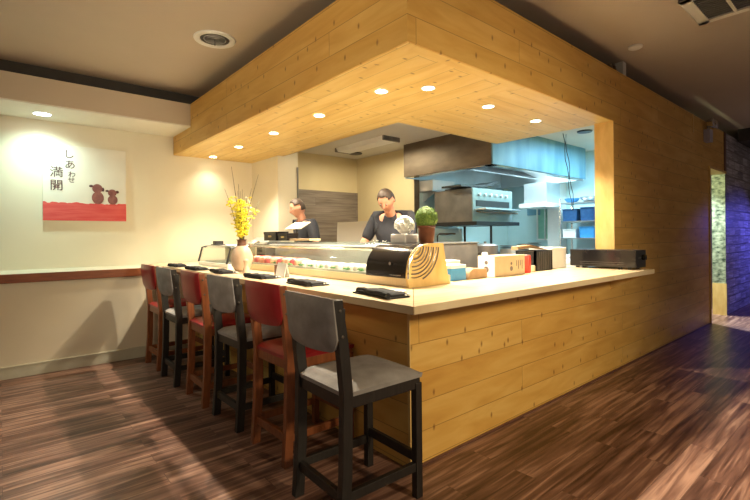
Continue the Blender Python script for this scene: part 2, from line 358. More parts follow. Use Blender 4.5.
# ------------------------------------------------------------------ stools
def rear_profile(w=.03):
    cl = [(-.268, 0), (-.247, .30), (-.238, .70), (-.262, .95), (-.292, 1.185)]
    L_ = [(x - w, z) for x, z in cl]; R_ = [(x + w * (.8 if z > 1 else 1), z) for x, z in cl]
    return L_ + R_[::-1]
def leanx(z): return -.238 if z < .7 else -.238 - (z - .7) / (1.185 - .7) * .054
def make_stool(name, label, wood, fab, group):
    t = thing(name, label, 'bar stool', (0, 0, 0), 0, group)
    for s in (1, -1):
        y0, y1 = (.205, .25) if s > 0 else (-.25, -.205)
        rl = MB().prism(rear_profile(), 1, y0, y1, .004).build('rear_leg', wood, t)
        MB().prism([(.232, y0), (.278, y0), (.278, y1), (.232, y1)], 2, 0, .66, .004).build('front_leg', wood, t)
    MB().box(-.255, .27, -.243, .243, .625, .69, .005).build('seat_frame', wood, t)
    # cushion
    mb = MB(); n = 14; rows = []
    for side in (0, 1):
        for i in range(n + 1):
            for j in range(n + 1):
                u, v = i / n * 2 - 1, j / n * 2 - 1
                x = .012 + u * .272; y = v * .25
                e = max(0, 1 - abs(u) ** 6) * max(0, 1 - abs(v) ** 6)
                z = .688 + (.024 + .028 * e ** .5 + .01 * (1 - u * u) * (1 - v * v) if side else 0)
                if side == 0: x *= .985; y *= .985
                rows.append(mb.bm.verts.new((x, y, z)))
    m_ = (n + 1) ** 2
    for i in range(n):
        for j in range(n):
            a = i * (n + 1) + j; q = (a, a + 1, a + n + 2, a + n + 1)
            mb.bm.faces.new([rows[k] for k in q][::-1]); mb.bm.faces.new([rows[k + m_] for k in q])
    for i in range(n):
        for a, b in ((i, i + 1), (n * (n + 1) + i, n * (n + 1) + i + 1), (i * (n + 1), (i + 1) * (n + 1)), (i * (n + 1) + n, (i + 1) * (n + 1) + n)):
            mb.bm.faces.new([rows[a], rows[b], rows[b + m_], rows[a + m_]])
    mb.build('seat', fab, t, smooth=True)
    # backrest pad
    mb = MB(); ny, nz = 20, 8; fr = []; bk = []
    for j in range(ny + 1):
        v = j / ny * 2 - 1
        zb = .925 - .018 * (1 - v * v) + (.06 * max(0, (abs(v) - .8) / .2) ** 2.2 if abs(v) > .8 else 0)
        zt = 1.192 + .006 * (1 - v * v)
        for i in range(nz + 1):
            z = zb + (zt - zb) * i / nz
            e = 1 - max(abs(i / nz * 2 - 1) ** 4, abs(v) ** 10) * .7
            x = leanx(z) - .028 - .02 * (1 - v * v)
            fr.append(mb.bm.verts.new((x - .026 * e, v * .249, z))); bk.append(mb.bm.verts.new((x + .006, v * .249, z)))
    for j in range(ny):
        for i in range(nz):
            a = j * (nz + 1) + i; q = (a, a + 1, a + nz + 2, a + nz + 1)
            mb.bm.faces.new([fr[k] for k in q]); mb.bm.faces.new([bk[k] for k in q][::-1])
    per = [i for i in range(nz + 1)] + [j * (nz + 1) + nz for j in range(1, ny + 1)] + [ny * (nz + 1) + i for i in range(nz - 1, -1, -1)] + [j * (nz + 1) for j in range(ny - 1, 0, -1)]
    for a, b in zip(per, per[1:] + per[:1]): mb.bm.faces.new((fr[a], fr[b], bk[b], bk[a]))
    mb.build('backrest', fab, t, smooth=True)
    MB().box(-.262, -.225, -.21, .21, .95, 1.13, .004).build('back_rail', wood, t)
    for y in (-.228, .228):
        MB().box(-.24, .24, y - .014, y + .014, .155, .205, .003).build('stretcher', wood, t)
    MB().box(-.268, -.238, -.21, .21, .145, .2, .003).build('stretcher', wood, t)
    MB().box(.242, .268, -.21, .21, .2, .255, .003).build('stretcher', wood, t)
    for z in (1.13, 1.0):
        MB().lathe([(.0085, 0), (.0085, -.003), (.004, -.005)], (leanx(z), -.2502, z), 12, axis=1).build('screw_cap', 'screw', rl)
    return t
grp_b, grp_r = 'grey suede stools with black frames', 'red leather stools with brown frames'
sg = make_stool('bar_stool', 'grey suede bar stool with black wooden frame nearest the camera, at the counter corner', 'blackwood', 'suede', grp_b)
sg.location = (1.575, 2.03, 0); sg.rotation_euler.z = R(-1.5)
dup(sg, (1.665, 3.53, 0), R(1), 'grey suede bar stool with black frame, second grey one from the camera')
dup(sg, (1.62, 4.95, 0), R(0), 'grey suede bar stool with black frame farthest from camera, second from the left wall')
sr = make_stool('bar_stool', 'red leather bar stool with brown frame, just behind the front grey stool', 'brownwood', 'leather', grp_r)
sr.location = (1.685, 2.82, 0); sr.rotation_euler.z = R(.5)
dup(sr, (1.645, 4.19, 0), R(-1), 'red leather bar stool with brown frame standing between the two farther grey stools')
dup(sr, (1.63, 5.65, 0), R(1), 'red leather bar stool with brown frame last in the row, beside the left wall')
# ------------------------------------------------------------------ napkin settings
ZK = 1.136
def napkin_mesh(rv):
    random.seed(rv); mb = MB()
    # folded cloth: two stacked layers and a roll
    for k, (x0, x1, y0, y1, z0, z1) in enumerate(((-.07, .08, -.2, .19, 0, .014), (-.06, .07, -.19, .16, .014, .028))):
        t = bmesh.new(); nx, ny = 6, 18; vv = {}
        for i in range(nx + 1):
            for j in range(ny + 1):
                u, v = i / nx, j / ny; w = .004 * math.sin(9 * v + k * 2 + rv) + random.uniform(-.002, .002)
                x = x0 + (x1 - x0) * u + .02 * math.sin(5 * v + rv); y = y0 + (y1 - y0) * v
                e = 0 if (i in (0, nx) or j in (0, ny)) else 1
                vv[i, j, 1] = t.verts.new((x, y, z0 + (z1 - z0) * (1 if e else .55) + w * e + (.004 if e else 0)))
                vv[i, j, 0] = t.verts.new((x, y, z0))
        for i in range(nx):
            for j in range(ny):
                t.faces.new((vv[i, j, 1], vv[i + 1, j, 1], vv[i + 1, j + 1, 1], vv[i, j + 1, 1])); t.faces.new((vv[i, j, 0], vv[i, j + 1, 0], vv[i + 1, j + 1, 0], vv[i + 1, j, 0]))
        for i in range(nx):
            for j in (0, ny): t.faces.new((vv[i, j, 0], vv[i + 1, j, 0], vv[i + 1, j, 1], vv[i, j, 1]))
        for j in range(ny):
            for i in (0, nx): t.faces.new((vv[i, j, 0], vv[i, j + 1, 0], vv[i, j + 1, 1], vv[i, j, 1]))
        mb.join(t)
    mb.tube([(-.075, -.2, .02), (-.06, -.1, .024), (-.065, 0, .021), (-.05, .1, .024), (-.06, .17, .02)], .018, 8)
    return mb
spots = [((1.80, 2.08), -8, 'folded black cloth napkin at the counter corner, nearest the camera'),
         ((1.80, 2.96), -4, 'folded black cloth napkin in front of the glass case, second from the counter corner'),
         ((1.79, 3.73), 3, 'folded black cloth napkin in front of the small white menu card'),
         ((1.76, 4.55), -3, 'folded black cloth napkin in front of the flower vase'),
         ((1.73, 5.22), 4, 'folded black cloth napkin beyond the vase, second from the left wall'),
         ((1.74, 5.98), 0, 'folded black cloth napkin farthest away, nearest the left wall')]
for i, ((x, y), a, lab) in enumerate(spots):
    o = napkin_mesh(i).build('napkin', 'cloth_black', None, smooth=True, origin=(0, 0, 0)); o.location = (x, y, ZK); o.rotation_euler.z = R(a)
    sl_ = MB().box(.03, .115, -.17, .13, .003, .012, .003).box(.05, .06, -.2, .17, .012, .02).box(.072, .082, -.2, .17, .012, .02).build('chopstick_sleeve', 'paper', o); 
    tag(o, lab, 'napkin', 'napkins along the bar')
    if i in (0, 1):
        p = MB().lathe([(.045, 0), (.065, .006), (.072, .012), (.066, .012), (.04, .006), (0.001, .006)], (0, 0, 0), 28).build('sauce_dish', 'paper', None, smooth=True, origin=(0, 0, 0))
        p.location = (x + .155, y + .03, ZK - .001)
        tag(p, ['small white sauce dish beside the corner napkin', 'small white sauce dish beside the second napkin from the corner', '', 'small white sauce dish beside the napkin in front of the vase'][i], 'dish', 'sauce dishes on the bar')
# ------------------------------------------------------------------ sushi display case
def arc_profile(inset=0, n=12):
    P = [(2.175, 1.20)]
    for k in range(n + 1):
        a = PI - (PI / 2) * k / n
        P.append((2.375 + .2 * math.cos(a) , 1.235 + .21 * math.sin(a)))
    P += [(2.55, 1.445), (2.60, 1.20)]
    return P
cs = thing('display_case', 'long curved-glass sushi display case with pine base on the counter', 'display case', (2.38, 3.6, 1.135))
MB().box(2.185, 2.63, 2.215, 4.97, 1.135, 1.20, .002).build('base', 'counter_y', cs, world=True)
MB().prism(arc_profile(), 1, 2.235, 2.68).build('end_housing', 'blackgloss', cs, world=True, smooth=True)
ep = [(2.185, 1.135), (2.172, 1.21)] + arc_profile()[2:-1] + [(2.615, 1.135)]
side = MB().prism(ep, 1, 2.214, 2.235).build('side_panel', 'pine_trim', cs, world=True)
# chrome edge following the curve
MB().tube([(x, 2.212, z) for x, z in arc_profile()[:-2]], .007, 8).build('edge_trim', 'chrome', cs, world=True, smooth=True)
# louvre grooves: concentric arcs on the side panel
for k in range(8):
    rr = .07 + .027 * k; pts = []
    for q in range(19):
        a = R(2) - R(100) * q / 18
        x = 2.235 + rr * math.cos(a); z = 1.43 + rr * math.sin(a) * .98
        fx_ = 2.19 if z < 1.235 else 2.375 - .185 * math.sqrt(max(0, 1 - ((z - 1.235) / .2) ** 2))
        if x > fx_ + .008 and 1.19 < z < 1.432: pts.append((x, 2.211, z))
    if len(pts) > 2: MB().tube(pts, .0055, 6).build('vent_louvre', 'greyprint' if k % 2 else 'chrome', side, world=True, smooth=True)
# glass: curved front sheet
def sheet(prof, y0, y1, th=.005):
    mb = MB(); inner = []
    n = len(prof)
    for i, p in enumerate(prof):
        a = Vector(prof[max(i - 1, 0)]); b = Vector(prof[min(i + 1, n - 1)]); d = (b - a).normalized(); inner.append((p[0] + d.y * th, p[1] - d.x * th))
    return mb.prism(list(prof) + inner[::-1], 1, y0, y1)
sheet(arc_profile()[:-1], 2.68, 4.95).build('curved_glass', 'glass', cs, world=True, smooth=True)
MB().tube([(x, 4.955, z) for x, z in arc_profile()[:-2]], .012, 8).build('edge_trim', 'chrome', cs, world=True, smooth=True)
MB().box(2.40, 2.60, 2.68, 4.95, 1.448, 1.46, .002).build('top_shelf', 'glass', cs, world=True)
MB().box(2.585, 2.60, 2.68, 4.95, 1.20, 1.445).build('rear_door', 'milk', cs, world=True)
MB().box(2.20, 2.585, 2.68, 4.95, 1.20, 1.215).build('tray', 'milk', cs, world=True)
MB().tube([(2.26, 2.69, 1.40), (2.26, 4.94, 1.40)], .012, 8).build('cooling_pipe', 'chrome', cs, world=True, smooth=True)
MB().box(2.50, 2.57, 2.69, 4.94, 1.405, 1.42).build('light_strip', 'casestrip', cs, world=True)
MB().lathe([(.012, 0), (.012, .003)], (2.172, 2.40, 1.30), 14, axis=0).build('badge', 'chrome', cs, world=True)
MB().box(2.168, 2.173, 2.28, 2.40, 1.215, 1.222).build('maker_plate', 'chrome', cs, world=True)
random.seed(3)
def fillet(y, x, mat, lab, grp, L=.15, w=.07, h=.035, rz=0, lean=0):
    mb = MB(); t = bmesh.new(); bmesh.ops.create_icosphere(t, subdivisions=3, radius=1)
    for v in t.verts:
        u = v.co.x; k = 1 - .35 * u if u > 0 else 1
        v.co = Vector((math.copysign(abs(u) ** .8, u) * L / 2, math.copysign(abs(v.co.y) ** .7, v.co.y) * w / 2 * k, max(-.2, math.copysign(abs(v.co.z) ** .7, v.co.z)) * h * k + h * .2))
    mb.join(t); o = mb.build('fish_fillet', mat, None, smooth=True, origin=(0, 0, 0)); o.location = (x, y, 1.2155); o.rotation_euler = (0, 0, rz)
    return tag(o, lab, 'fish', grp)
yy = 4.86
for k in range(12):
    mat, lab, grp = [('salmon', 'orange salmon fillet lying at the far left end of the glass case', 'salmon fillets in the case'), ('tuna', 'deep red tuna block lying at the far left end of the glass case', 'tuna blocks in the case'), ('salmon', 'orange salmon fillet lying at the far left end of the glass case', 'salmon fillets in the case')][k % 3]
    fillet(yy - k * .088, 2.34 + random.uniform(-.02, .02), mat, lab, grp, .22, .072, .06, random.uniform(-.08, .08))
for k in range(12):
    fillet(3.76 - k * .085, 2.33 + random.uniform(-.02, .02), 'whitefish', 'pale white fish fillet in the middle and right of the glass case', 'white fish fillets in the case', .2, .07, .045, random.uniform(-.08, .08))
for k in range(9):
    y = 4.3 - k * .185; mb = MB()
    for q in range(6): mb.ball((random.uniform(-.012, .012), random.uniform(-.04, .04), .010 + random.uniform(0, .012)), .012, 1, (1.6, 1.3, .5), .1)
    o = mb.build('leaf_garnish', 'leaf', None, origin=(0, 0, 0)); o.location = (2.222, y, 1.2155); tag(o, 'small heap of green leaf garnish along the front of the glass case', 'garnish', 'garnish heaps in the case')
# second, farther case
c2 = thing('display_case', 'small angular glass display case near the left wall behind the vase', 'display case', (2.2, 5.6, 1.135))
MB().box(2.05, 2.45, 5.12, 6.12, 1.135, 1.185, .002).build('base', 'white', c2, world=True)
sheet([(2.05, 1.185), (2.10, 1.37), (2.16, 1.385), (2.42, 1.385)], 5.14, 6.1).build('front_glass', 'glass', c2, world=True)
MB().tube([(2.045, 6.105, 1.185), (2.095, 6.105, 1.375), (2.16, 6.105, 1.39)], .012, 6).build('edge_trim', 'black', c2, world=True)
MB().tube([(2.045, 5.135, 1.185), (2.095, 5.135, 1.375), (2.16, 5.135, 1.39)], .012, 6).build('edge_trim', 'black', c2, world=True)
MB().box(2.14, 2.44, 5.12, 6.12, 1.388, 1.405, .002).build('lid', 'white', c2, world=True)
MB().box(2.41, 2.43, 5.14, 6.1, 1.185, 1.388).build('back_panel', 'caseback', c2, world=True)
MB().box(2.1, 2.4, 5.2, 6.0, 1.186, 1.20, .003).build('tray', 'milk', c2, world=True)
cd = MB().box(2.09, 2.2, 5.62, 5.7, 1.4055, 1.46, .004).box(2.07, 2.22, 5.60, 5.72, 1.4055, 1.418, .003)
tag(cd.build('tape_dispenser', 'black'), 'small black tape dispenser on the lid of the far glass case', 'dispenser')
md = MB().box(2.2, 2.44, 5.0, 5.11, 1.136, 1.42, .004)
pos = thing('cash_register', 'grey cash register unit behind the flower vase between the two glass cases', 'register', (2.4, 5.05, 1.136))
MB().box(2.36, 2.62, 5.0, 5.5, 1.136, 1.40, .004).build('body', 'steel_grey', pos, world=True) if False else MB().box(2.47, 2.66, 5.0, 5.5, 1.136, 1.42, .004).build('body', 'steel_grey', pos, world=True)
MB().prism([(2.47, 1.42), (2.68, 1.42), (2.68, 1.50), (2.60, 1.50)], 1, 5.0, 5.5).build('keypad', 'steel', pos, world=True)
MB().box(2.462, 2.47, 5.05, 5.45, 1.36, 1.40).build('slot', 'black', pos, world=True)
for z in (1.2, 1.26, 1.32): MB().box(2.464, 2.47, 5.06, 5.2, z, z + .03).build('button', 'black', pos, world=True)
# black boxes on top of case
def label_box(x0, x1, y0, y1, z0, z1, lab):
    t = thing('lidded_box', lab, 'box', ((x0 + x1) / 2, (y0 + y1) / 2, z0), 0, 'dark boxes on the glass case')
    lb_ = MB().box(x0, x1, y0, y1, z0, z1 - .03, .003).build('body', 'blackgloss', t, world=True)
    MB().box(x0 - .004, x1 + .004, y0 - .004, y1 + .004, z1 - .03, z1, .003).build('lid', 'blackgloss', t, world=True)
    MB().box(x0 - .003, x0, (y0 + y1) / 2 - .035, (y0 + y1) / 2 + .035, (z0 + z1) / 2 - .012, (z0 + z1) / 2 + .008).build('print', 'label', lb_, world=True)
label_box(2.41, 2.57, 4.60, 4.90, 1.461, 1.565, 'larger dark lidded box at the left end of the glass case top')
label_box(2.42, 2.56, 4.36, 4.56, 1.461, 1.545, 'smaller dark box beside the larger one on the glass case top')
tag(MB().box(2.44, 2.58, 3.93, 4.34, 1.461, 1.482, .003).build('cutting_board', 'boxwood'), 'pale thin board lying on the glass case top beside the dark boxes', 'board')
pm = thing('menu_stand', 'cream tilted menu stand behind the dark boxes on the case', 'menu stand', (2.65, 4.7, 1.136))
MB().prism([(2.66, 1.60), (2.80, 1.68), (2.805, 1.67), (2.665, 1.59)], 1, 4.48, 4.85).build('menu_page', 'caseback', pm, world=True)
MB().tube([(2.72, 4.68, 1.136), (2.73, 4.68, 1.632)], .012).build('stem', 'black', pm, world=True)
MB().box(2.66, 2.80, 4.6, 4.71, 1.1355, 1.15).build('foot', 'black', pm, world=True)
# vase + branches
v = MB().lathe([(.05, 0), (.075, .01), (.105, .06), (.118, .12), (.115, .17), (.09, .235), (.055, .275)], (0, 0, 0), 40)
vs = thing('flower_vase', 'round cream stoneware vase with brown neck holding yellow blossom', 'vase', (2.01, 4.62, 1.1355))
v.build('body', 'ceramic', vs, smooth=True)
MB().lathe([(.054, .272), (.045, .30), (.047, .33), (.058, .345), (.05, .345), (.04, .32), (.04, .30)], (0, 0, 0), 32).build('neck', 'neck', vs, smooth=True)
fl = thing('blossom_branches', 'tall yellow blossom branches standing in the cream vase', 'flowers', (2.01, 4.62, 1.44))
random.seed(11)
bl = MB(); wl = MB()
for k in range(18):
    a = random.uniform(0, 2 * PI); sp = random.uniform(.04, .2); h = random.uniform(.40, .72)
    if k == 0: a, sp, h = 2.2, .12, .84
    if k == 1: a, sp, h = -.9, .2, .74
    pts = []; jx = random.uniform(-.02, .02); jy = random.uniform(-.02, .02)
    for q in range(8):
        f = q / 7; pts.append((sp * f ** 1.3 * math.cos(a) + jx * math.sin(5 * f), sp * f ** 1.3 * math.sin(a) + jy * math.sin(4 * f), -.08 + (h + .08) * f))
    MB().tube(pts, .0045, 5, .0015).build('branch', 'twig', fl, smooth=True)
    for q in range(26 if k > 1 else 5):
        f = random.uniform(.28, .86) if k > 1 else random.uniform(.3, .5); i = min(int(f * 7), 6); g = f * 7 - i
        p = [pts[i][c] + (pts[i + 1][c] - pts[i][c]) * g for c in range(3)]
        p = [p[0] + random.uniform(-.03, .03), p[1] + random.uniform(-.03, .03), p[2] + random.uniform(-.02, .02)]
        tgt = wl if (a < .3 and a > -1.5 and random.random() < .5) else bl
        n0 = random.uniform(0, PI)
        for z in range(4):
            an = n0 + z * PI / 2
            tgt.ball((p[0] + .009 * math.cos(an), p[1] + .009 * math.sin(an), p[2] + random.uniform(-.005, .008)), .010, 1, (1, 1, .6))
o = bl.build('blossom', 'yellow', fl); o['kind'] = 'stuff'
if len(wl.bm.verts): o = wl.build('blossom', 'whiteflower', fl); o['kind'] = 'stuff'
bt = MB().lathe([(.038, 0), (.04, .01), (.03, .05), (.018, .08), (.024, .11), (.03, .13), (.02, .145)], (0, 0, 0), 24).build('sauce_bottle', 'ceramic', None, smooth=True, origin=(0, 0, 0))
bt.location = (1.915, 4.30, ZK); tag(bt, 'small cream hourglass sauce bottle in front of the flower vase', 'bottle')
cp = MB().lathe([(.03, 0), (.034, .01), (.034, .1), (.03, .1), (.03, .02), (.001, .02)], (0, 0, 0), 24).build('toothpick_cup', 'neck', None, smooth=True, origin=(0, 0, 0))
cp.location = (2.02, 3.82, ZK); tag(cp, 'small dark brown cup beside the white menu card', 'cup')
mc = thing('menu_card', 'folded white menu card standing in front of the glass case', 'card', (1.97, 3.64, ZK))
MB().prism([(-.03, 0), (0, .13), (.03, 0), (.026, 0), (0, .12), (-.026, 0)], 1, -.085, .085).build('folded_card', 'paper', mc)
# plants on the case
pt = thing('potted_topiary', 'clipped green topiary ball in a brown pot on the case end', 'plant', (2.47, 2.31, 1.4465))
MB().lathe([(.052, 0), (.056, .01), (.066, .115), (.07, .118), (.07, .13), (.06, .13), (.056, .11)], (0, 0, 0), 36).build('pot', 'copper', pt, smooth=True)
mb = MB().ball((0, 0, .19), .078, 4, (1, 1, 1), .02); mb.build('foliage_core', 'moss', pt)
lf = MB()
for k in range(1500):
    z = random.uniform(-.75, 1); a = random.uniform(0, 2 * PI); r_ = math.sqrt(max(0, 1 - z * z)); n = Vector((r_ * math.cos(a), r_ * math.sin(a), z))
    c = Vector((0, 0, .19)) + n * random.uniform(.076, .088); t1 = n.orthogonal().normalized(); t1.rotate(Matrix.Rotation(random.uniform(0, 6), 3, n)); t2 = n.cross(t1)
    vv = [lf.bm.verts.new(c + q) for q in (t1 * .0055, t2 * .0035 + n * .003, -t1 * .0055 + n * .002, -t2 * .0035)]; lf.bm.faces.new(vv)
o = lf.build('leaves', 'mossleaf', pt); o['kind'] = 'stuff'
pw = thing('white_flower_pot', 'round cluster of white flowers in a low white pot on the case end', 'plant', (2.47, 2.55, 1.4465))
MB().box(-.075, .075, -.085, .085, 0, .07, .01).build('pot', 'paper', pw, smooth=True)
wf = MB()
for k in range(60):
    z = random.uniform(-.3, 1); a = random.uniform(0, 2 * PI); r_ = math.sqrt(max(0, 1 - z * z)); n = Vector((r_ * math.cos(a), r_ * math.sin(a), z))
    c = Vector((0, 0, .135)) + Vector((n.x * .068, n.y * .072, n.z * .07))
    for q in range(5):
        d = n.orthogonal().normalized(); d.rotate(Matrix.Rotation(q * 2 * PI / 5 + k, 3, n)); p = c + d * .011 + n * .004
        wf.ball(tuple(p), .010, 1, (1, 1, .8), .15)
wf.ball((0, 0, .125), .062, 2)
o = wf.build('blooms', 'whiteflower', pw); o['kind'] = 'stuff'
# ------------------------------------------------------------------ right counter clutter
bx = thing('sake_carton', 'pale wooden-looking carton with round printed seals on the right counter', 'carton', (3.42, 2.32, ZK))
cbd = MB().box(3.25, 3.72, 2.24, 2.42, ZK, 1.318, .003).build('body', 'boxwood', bx, world=True)
MB().box(3.249, 3.25, 2.245, 2.415, ZK + .003, 1.313).build('end_panel', 'paper', bx, world=True)
for x in (3.5,):
    for z, r_ in ((1.20, .022), (1.245, .014)): MB().lathe([(r_, 0), (r_, .001)], (x, 2.239, z), 20, axis=1).build('printed_seal', 'greyprint', cbd, world=True)
for z, r_ in ((1.20, .028), (1.26, .018)): MB().lathe([(r_, 0), (r_, .001)], (3.248, 2.33, z), 20, axis=0).build('printed_seal', 'greyprint', cbd, world=True)
for k in range(4): MB().box(3.58 + k * .03, 3.588 + k * .03, 2.238, 2.24, 1.22 - (k % 2) * .03, 1.27).build('printed_letter', 'greyprint', cbd, world=True)
kb = thing('blue_box', 'bright blue and white box beside the display case end', 'box', (2.85, 2.3, ZK))
MB().box(2.74, 2.93, 2.30, 2.45, ZK, 1.235, .003).build('body', 'blueplastic', kb, world=True)
MB().box(2.74, 2.93, 2.30, 2.45, 1.235, 1.262, .003).build('lid', 'paper', kb, world=True)
pp = MB()
for k in range(5): pp.box(2.8 + .01 * k, 3.08, 2.48, 2.72 - .01 * k, ZK + k * .03, ZK + k * .03 + .029, .004)
tag(pp.build('paper_stack', 'paper'), 'stack of white folded paper behind the bright blue box', 'paper stack')
tag(MB().prism([(2.93, ZK), (3.2, ZK), (3.19, 1.215), (3.0, 1.225), (2.96, 1.20)], 1, 2.28, 2.44, .01).build('paper_bag', 'kraft'), 'low brown paper bundle between the blue box and the pale carton', 'bundle')
def can(x, y, r_, h, mat, lab, name='soda_can', cat='can'):
    t = thing(name, lab, cat, (x, y, ZK))
    MB().lathe([(r_ * .85, 0), (r_, .008), (r_, h - .012), (r_ * .85, h)], (0, 0, 0), 24).build('body', mat, t, smooth=True)
    MB().lathe([(r_ * .85, h), (r_ * .8, h + .003)], (0, 0, 0), 24).build('lid', 'steel', t)
can(3.86, 2.30, .036, .17, 'redcan', 'tall red can standing beside the pale carton')
can(4.02, 2.33, .022, .06, 'boxwood', 'small tan cup between the red can and the black rack', 'tan_cup', 'cup')
can(3.80, 2.37, .022, .12, 'white', 'slim white bottle between the carton and the red can', 'white_bottle', 'bottle')
can(3.55, 2.56, .03, .2, 'white', 'clear white shaker standing behind the pale carton', 'shaker', 'shaker')
rk = thing('black_rack', 'black wire rack of utensils beside the red can', 'rack', (4.25, 2.45, ZK))
MB().box(4.08, 4.42, 2.34, 2.36, ZK, 1.34).box(4.08, 4.10, 2.34, 2.56, ZK, 1.34).box(4.08, 4.42, 2.54, 2.56, ZK, 1.34).box(4.40, 4.42, 2.34, 2.56, ZK, 1.34).build('frame', 'black', rk, world=True)
for k in range(8): MB().box(4.12 + k * .035, 4.126 + k * .035, 2.332, 2.34, ZK, 1.33).build('slat', 'steel_grey', rk, world=True)
tg = MB().prism([(3.86, 1.385), (4.1, 1.40), (4.42, 1.345), (4.42, 1.342), (4.1, 1.372), (3.86, 1.355)], 1, 2.40, 2.47)
tag(tg.build('wooden_paddle', 'kraft'), 'brown wooden paddle lying across the black rack', 'paddle')
tag(MB().box(4.50, 4.80, 2.38, 2.66, ZK, 1.36, .006).build('white_bin', 'paper'), 'plain white bin between the black rack and the black stereo receiver', 'bin')
# stereo receiver
rc = thing('stereo_receiver', 'black stereo receiver standing on the far right end of the counter', 'receiver', (4.98, 2.02, ZK))
MB().box(4.86, 5.12, 1.69, 2.36, 1.155, 1.335, .004).build('body', 'black', rc, world=True)
rfp = MB().box(4.848, 4.86, 1.69, 2.36, 1.16, 1.335, .003).build('front_panel', 'blackgloss', rc, world=True)
for y in (1.76, 1.85, 2.22, 2.29): MB().box(4.87, 4.9, y - .015, y + .015, ZK, 1.156).build('foot', 'black', rc, world=True)
for y in (1.76, 2.29): MB().box(5.08, 5.11, y - .015, y + .015, ZK, 1.156).build('foot', 'black', rc, world=True)
for z in (1.185, 1.205): MB().box(4.846, 4.849, 1.8, 2.25, z, z + .002).build('panel_line', 'steel_grey', rfp, world=True)
MB().lathe([(.028, 0), (.028, .03), (.024, .034)], (5.02, 1.656, 1.26), 24, axis=1).build('volume_knob', 'blackgloss', rc, world=True, smooth=True)
MB().box(4.91, 4.98, 1.688, 1.69, 1.25, 1.262).build('logo_print', 'steel_grey', rc, world=True)
# steel drop-in pan behind the topiary
tag(MB().box(2.95, 3.72, 2.78, 3.1, 0, 1.0, .004).build('under_counter_fridge', 'steel_grey'), 'low steel cabinet standing behind the right counter', 'cabinet')
sb = thing('equipment_cover', 'dull grey steel equipment cover behind the topiary pot', 'equipment', (3.8, 3.2, 0))
MB().box(3.58, 4.30, 3.2, 3.6, 0, 1.41, .006).build('body', 'steel_grey', sb, world=True)
MB().box(3.56, 4.32, 3.19, 3.61, 1.41, 1.425, .003).build('rim', 'steel', sb, world=True)
# ------------------------------------------------------------------ kitchen
hd = thing('exhaust_hood', 'large stainless kitchen exhaust hood hanging from the ceiling', 'exhaust hood', (6.7, 4.5, 3.05))
MB().box(5.25, 5.28, 3.66, 5.42, 2.50, 3.05).build('side_panel', 'steel_dark', hd, world=True)  # warm light on this side of the hood is put into its brown
MB().box(5.25, 8.1, 3.64, 3.67, 2.50, 3.05).build('front_panel', 'hood_bluelit', hd, world=True)
MB().box(5.28, 8.1, 5.39, 5.43, 2.48, 3.05).box(8.06, 8.1, 3.67, 5.4, 2.48, 3.05).build('back_panel', 'steel_blue', hd, world=True)
MB().box(5.28, 8.06, 3.67, 3.80, 2.49, 2.50).box(5.28, 5.40, 3.67, 5.4, 2.49, 2.50).build('lower_rim', 'chrome', hd, world=True)
tilt = Matrix.Translation((0, 4.55, 2.58)) @ Matrix.Rotation(R(28), 4, 'X')
for k in range(5):
    x0 = 5.5 + k * .5
    MB().box(x0, x0 + .49, 0, .82, .02, .03, mat=tilt).build('gap_shade_sheet', 'black', hd, world=True)  # black sheet added behind the slats to paint the shade in their gaps
    f = MB().box(x0, x0 + .49, 0, .03, 0, .02, mat=tilt).box(x0, x0 + .49, .79, .82, 0, .02, mat=tilt)
    for q in range(8): f.box(x0 + q * .066, x0 + .03 + q * .066, 0, .82, 0, .018, mat=tilt)
    f.build('grease_filter', 'steel', hd, world=True)
for x in (6.0, 7.2): MB().box(x - .2, x + .2, 3.95, 4.08, 2.97, 3.01).build('hood_light', 'hoodlamp', hd, world=True)
# salamander oven
ov = thing('salamander_oven', 'stainless salamander oven with dark slot mounted over the range', 'oven', (6.2, 4.7, 1.70))
MB().box(5.66, 6.76, 4.32, 5.1, 1.72, 2.25, .006).build('body', 'steel_grey', ov, world=True)
ofp = MB().box(5.66, 6.76, 4.30, 4.32, 1.72, 2.25, .004).build('front_panel', 'ovenface', ov, world=True)
MB().box(5.74, 6.66, 4.294, 4.30, 1.96, 2.06).build('oven_slot', 'black', ofp, world=True)
MB().box(5.72, 6.70, 4.10, 4.30, 1.90, 1.925, .004).build('drip_tray', 'steel', ov, world=True)
MB().tube([(5.76, 4.3, 1.88), (5.76, 4.16, 1.86), (6.7, 4.16, 1.86), (6.7, 4.3, 1.88)], .013).build('handle', 'steel_dark', ov, world=True, smooth=True)
for k in range(6): MB().lathe([(.026, 0), (.026, -.03), (.02, -.034)], (5.82 + k * .15, 4.30, 2.15), 16, axis=1).build('control_knob', 'steel', ofp, world=True)
MB().box(5.62, 6.82, 4.2, 5.1, 1.66, 1.72, .004).build('shelf', 'black', ov, world=True)
for (a, b, c) in ((5.7, 4.6, 2.26), (6.1, 4.5, 2.26)):
    pass
tr = MB().prism([(5.5, 2.30), (6.1, 2.33), (6.5, 2.42), (6.5, 2.40), (6.12, 2.30), (5.5, 2.27)], 1, 4.4, 4.8).box(5.7, 6.6, 4.36, 4.9, 2.251, 2.272)
tag(tr.build('sheet_pan', 'black'), 'dark sheet pan and lid lying on top of the salamander oven', 'pan')
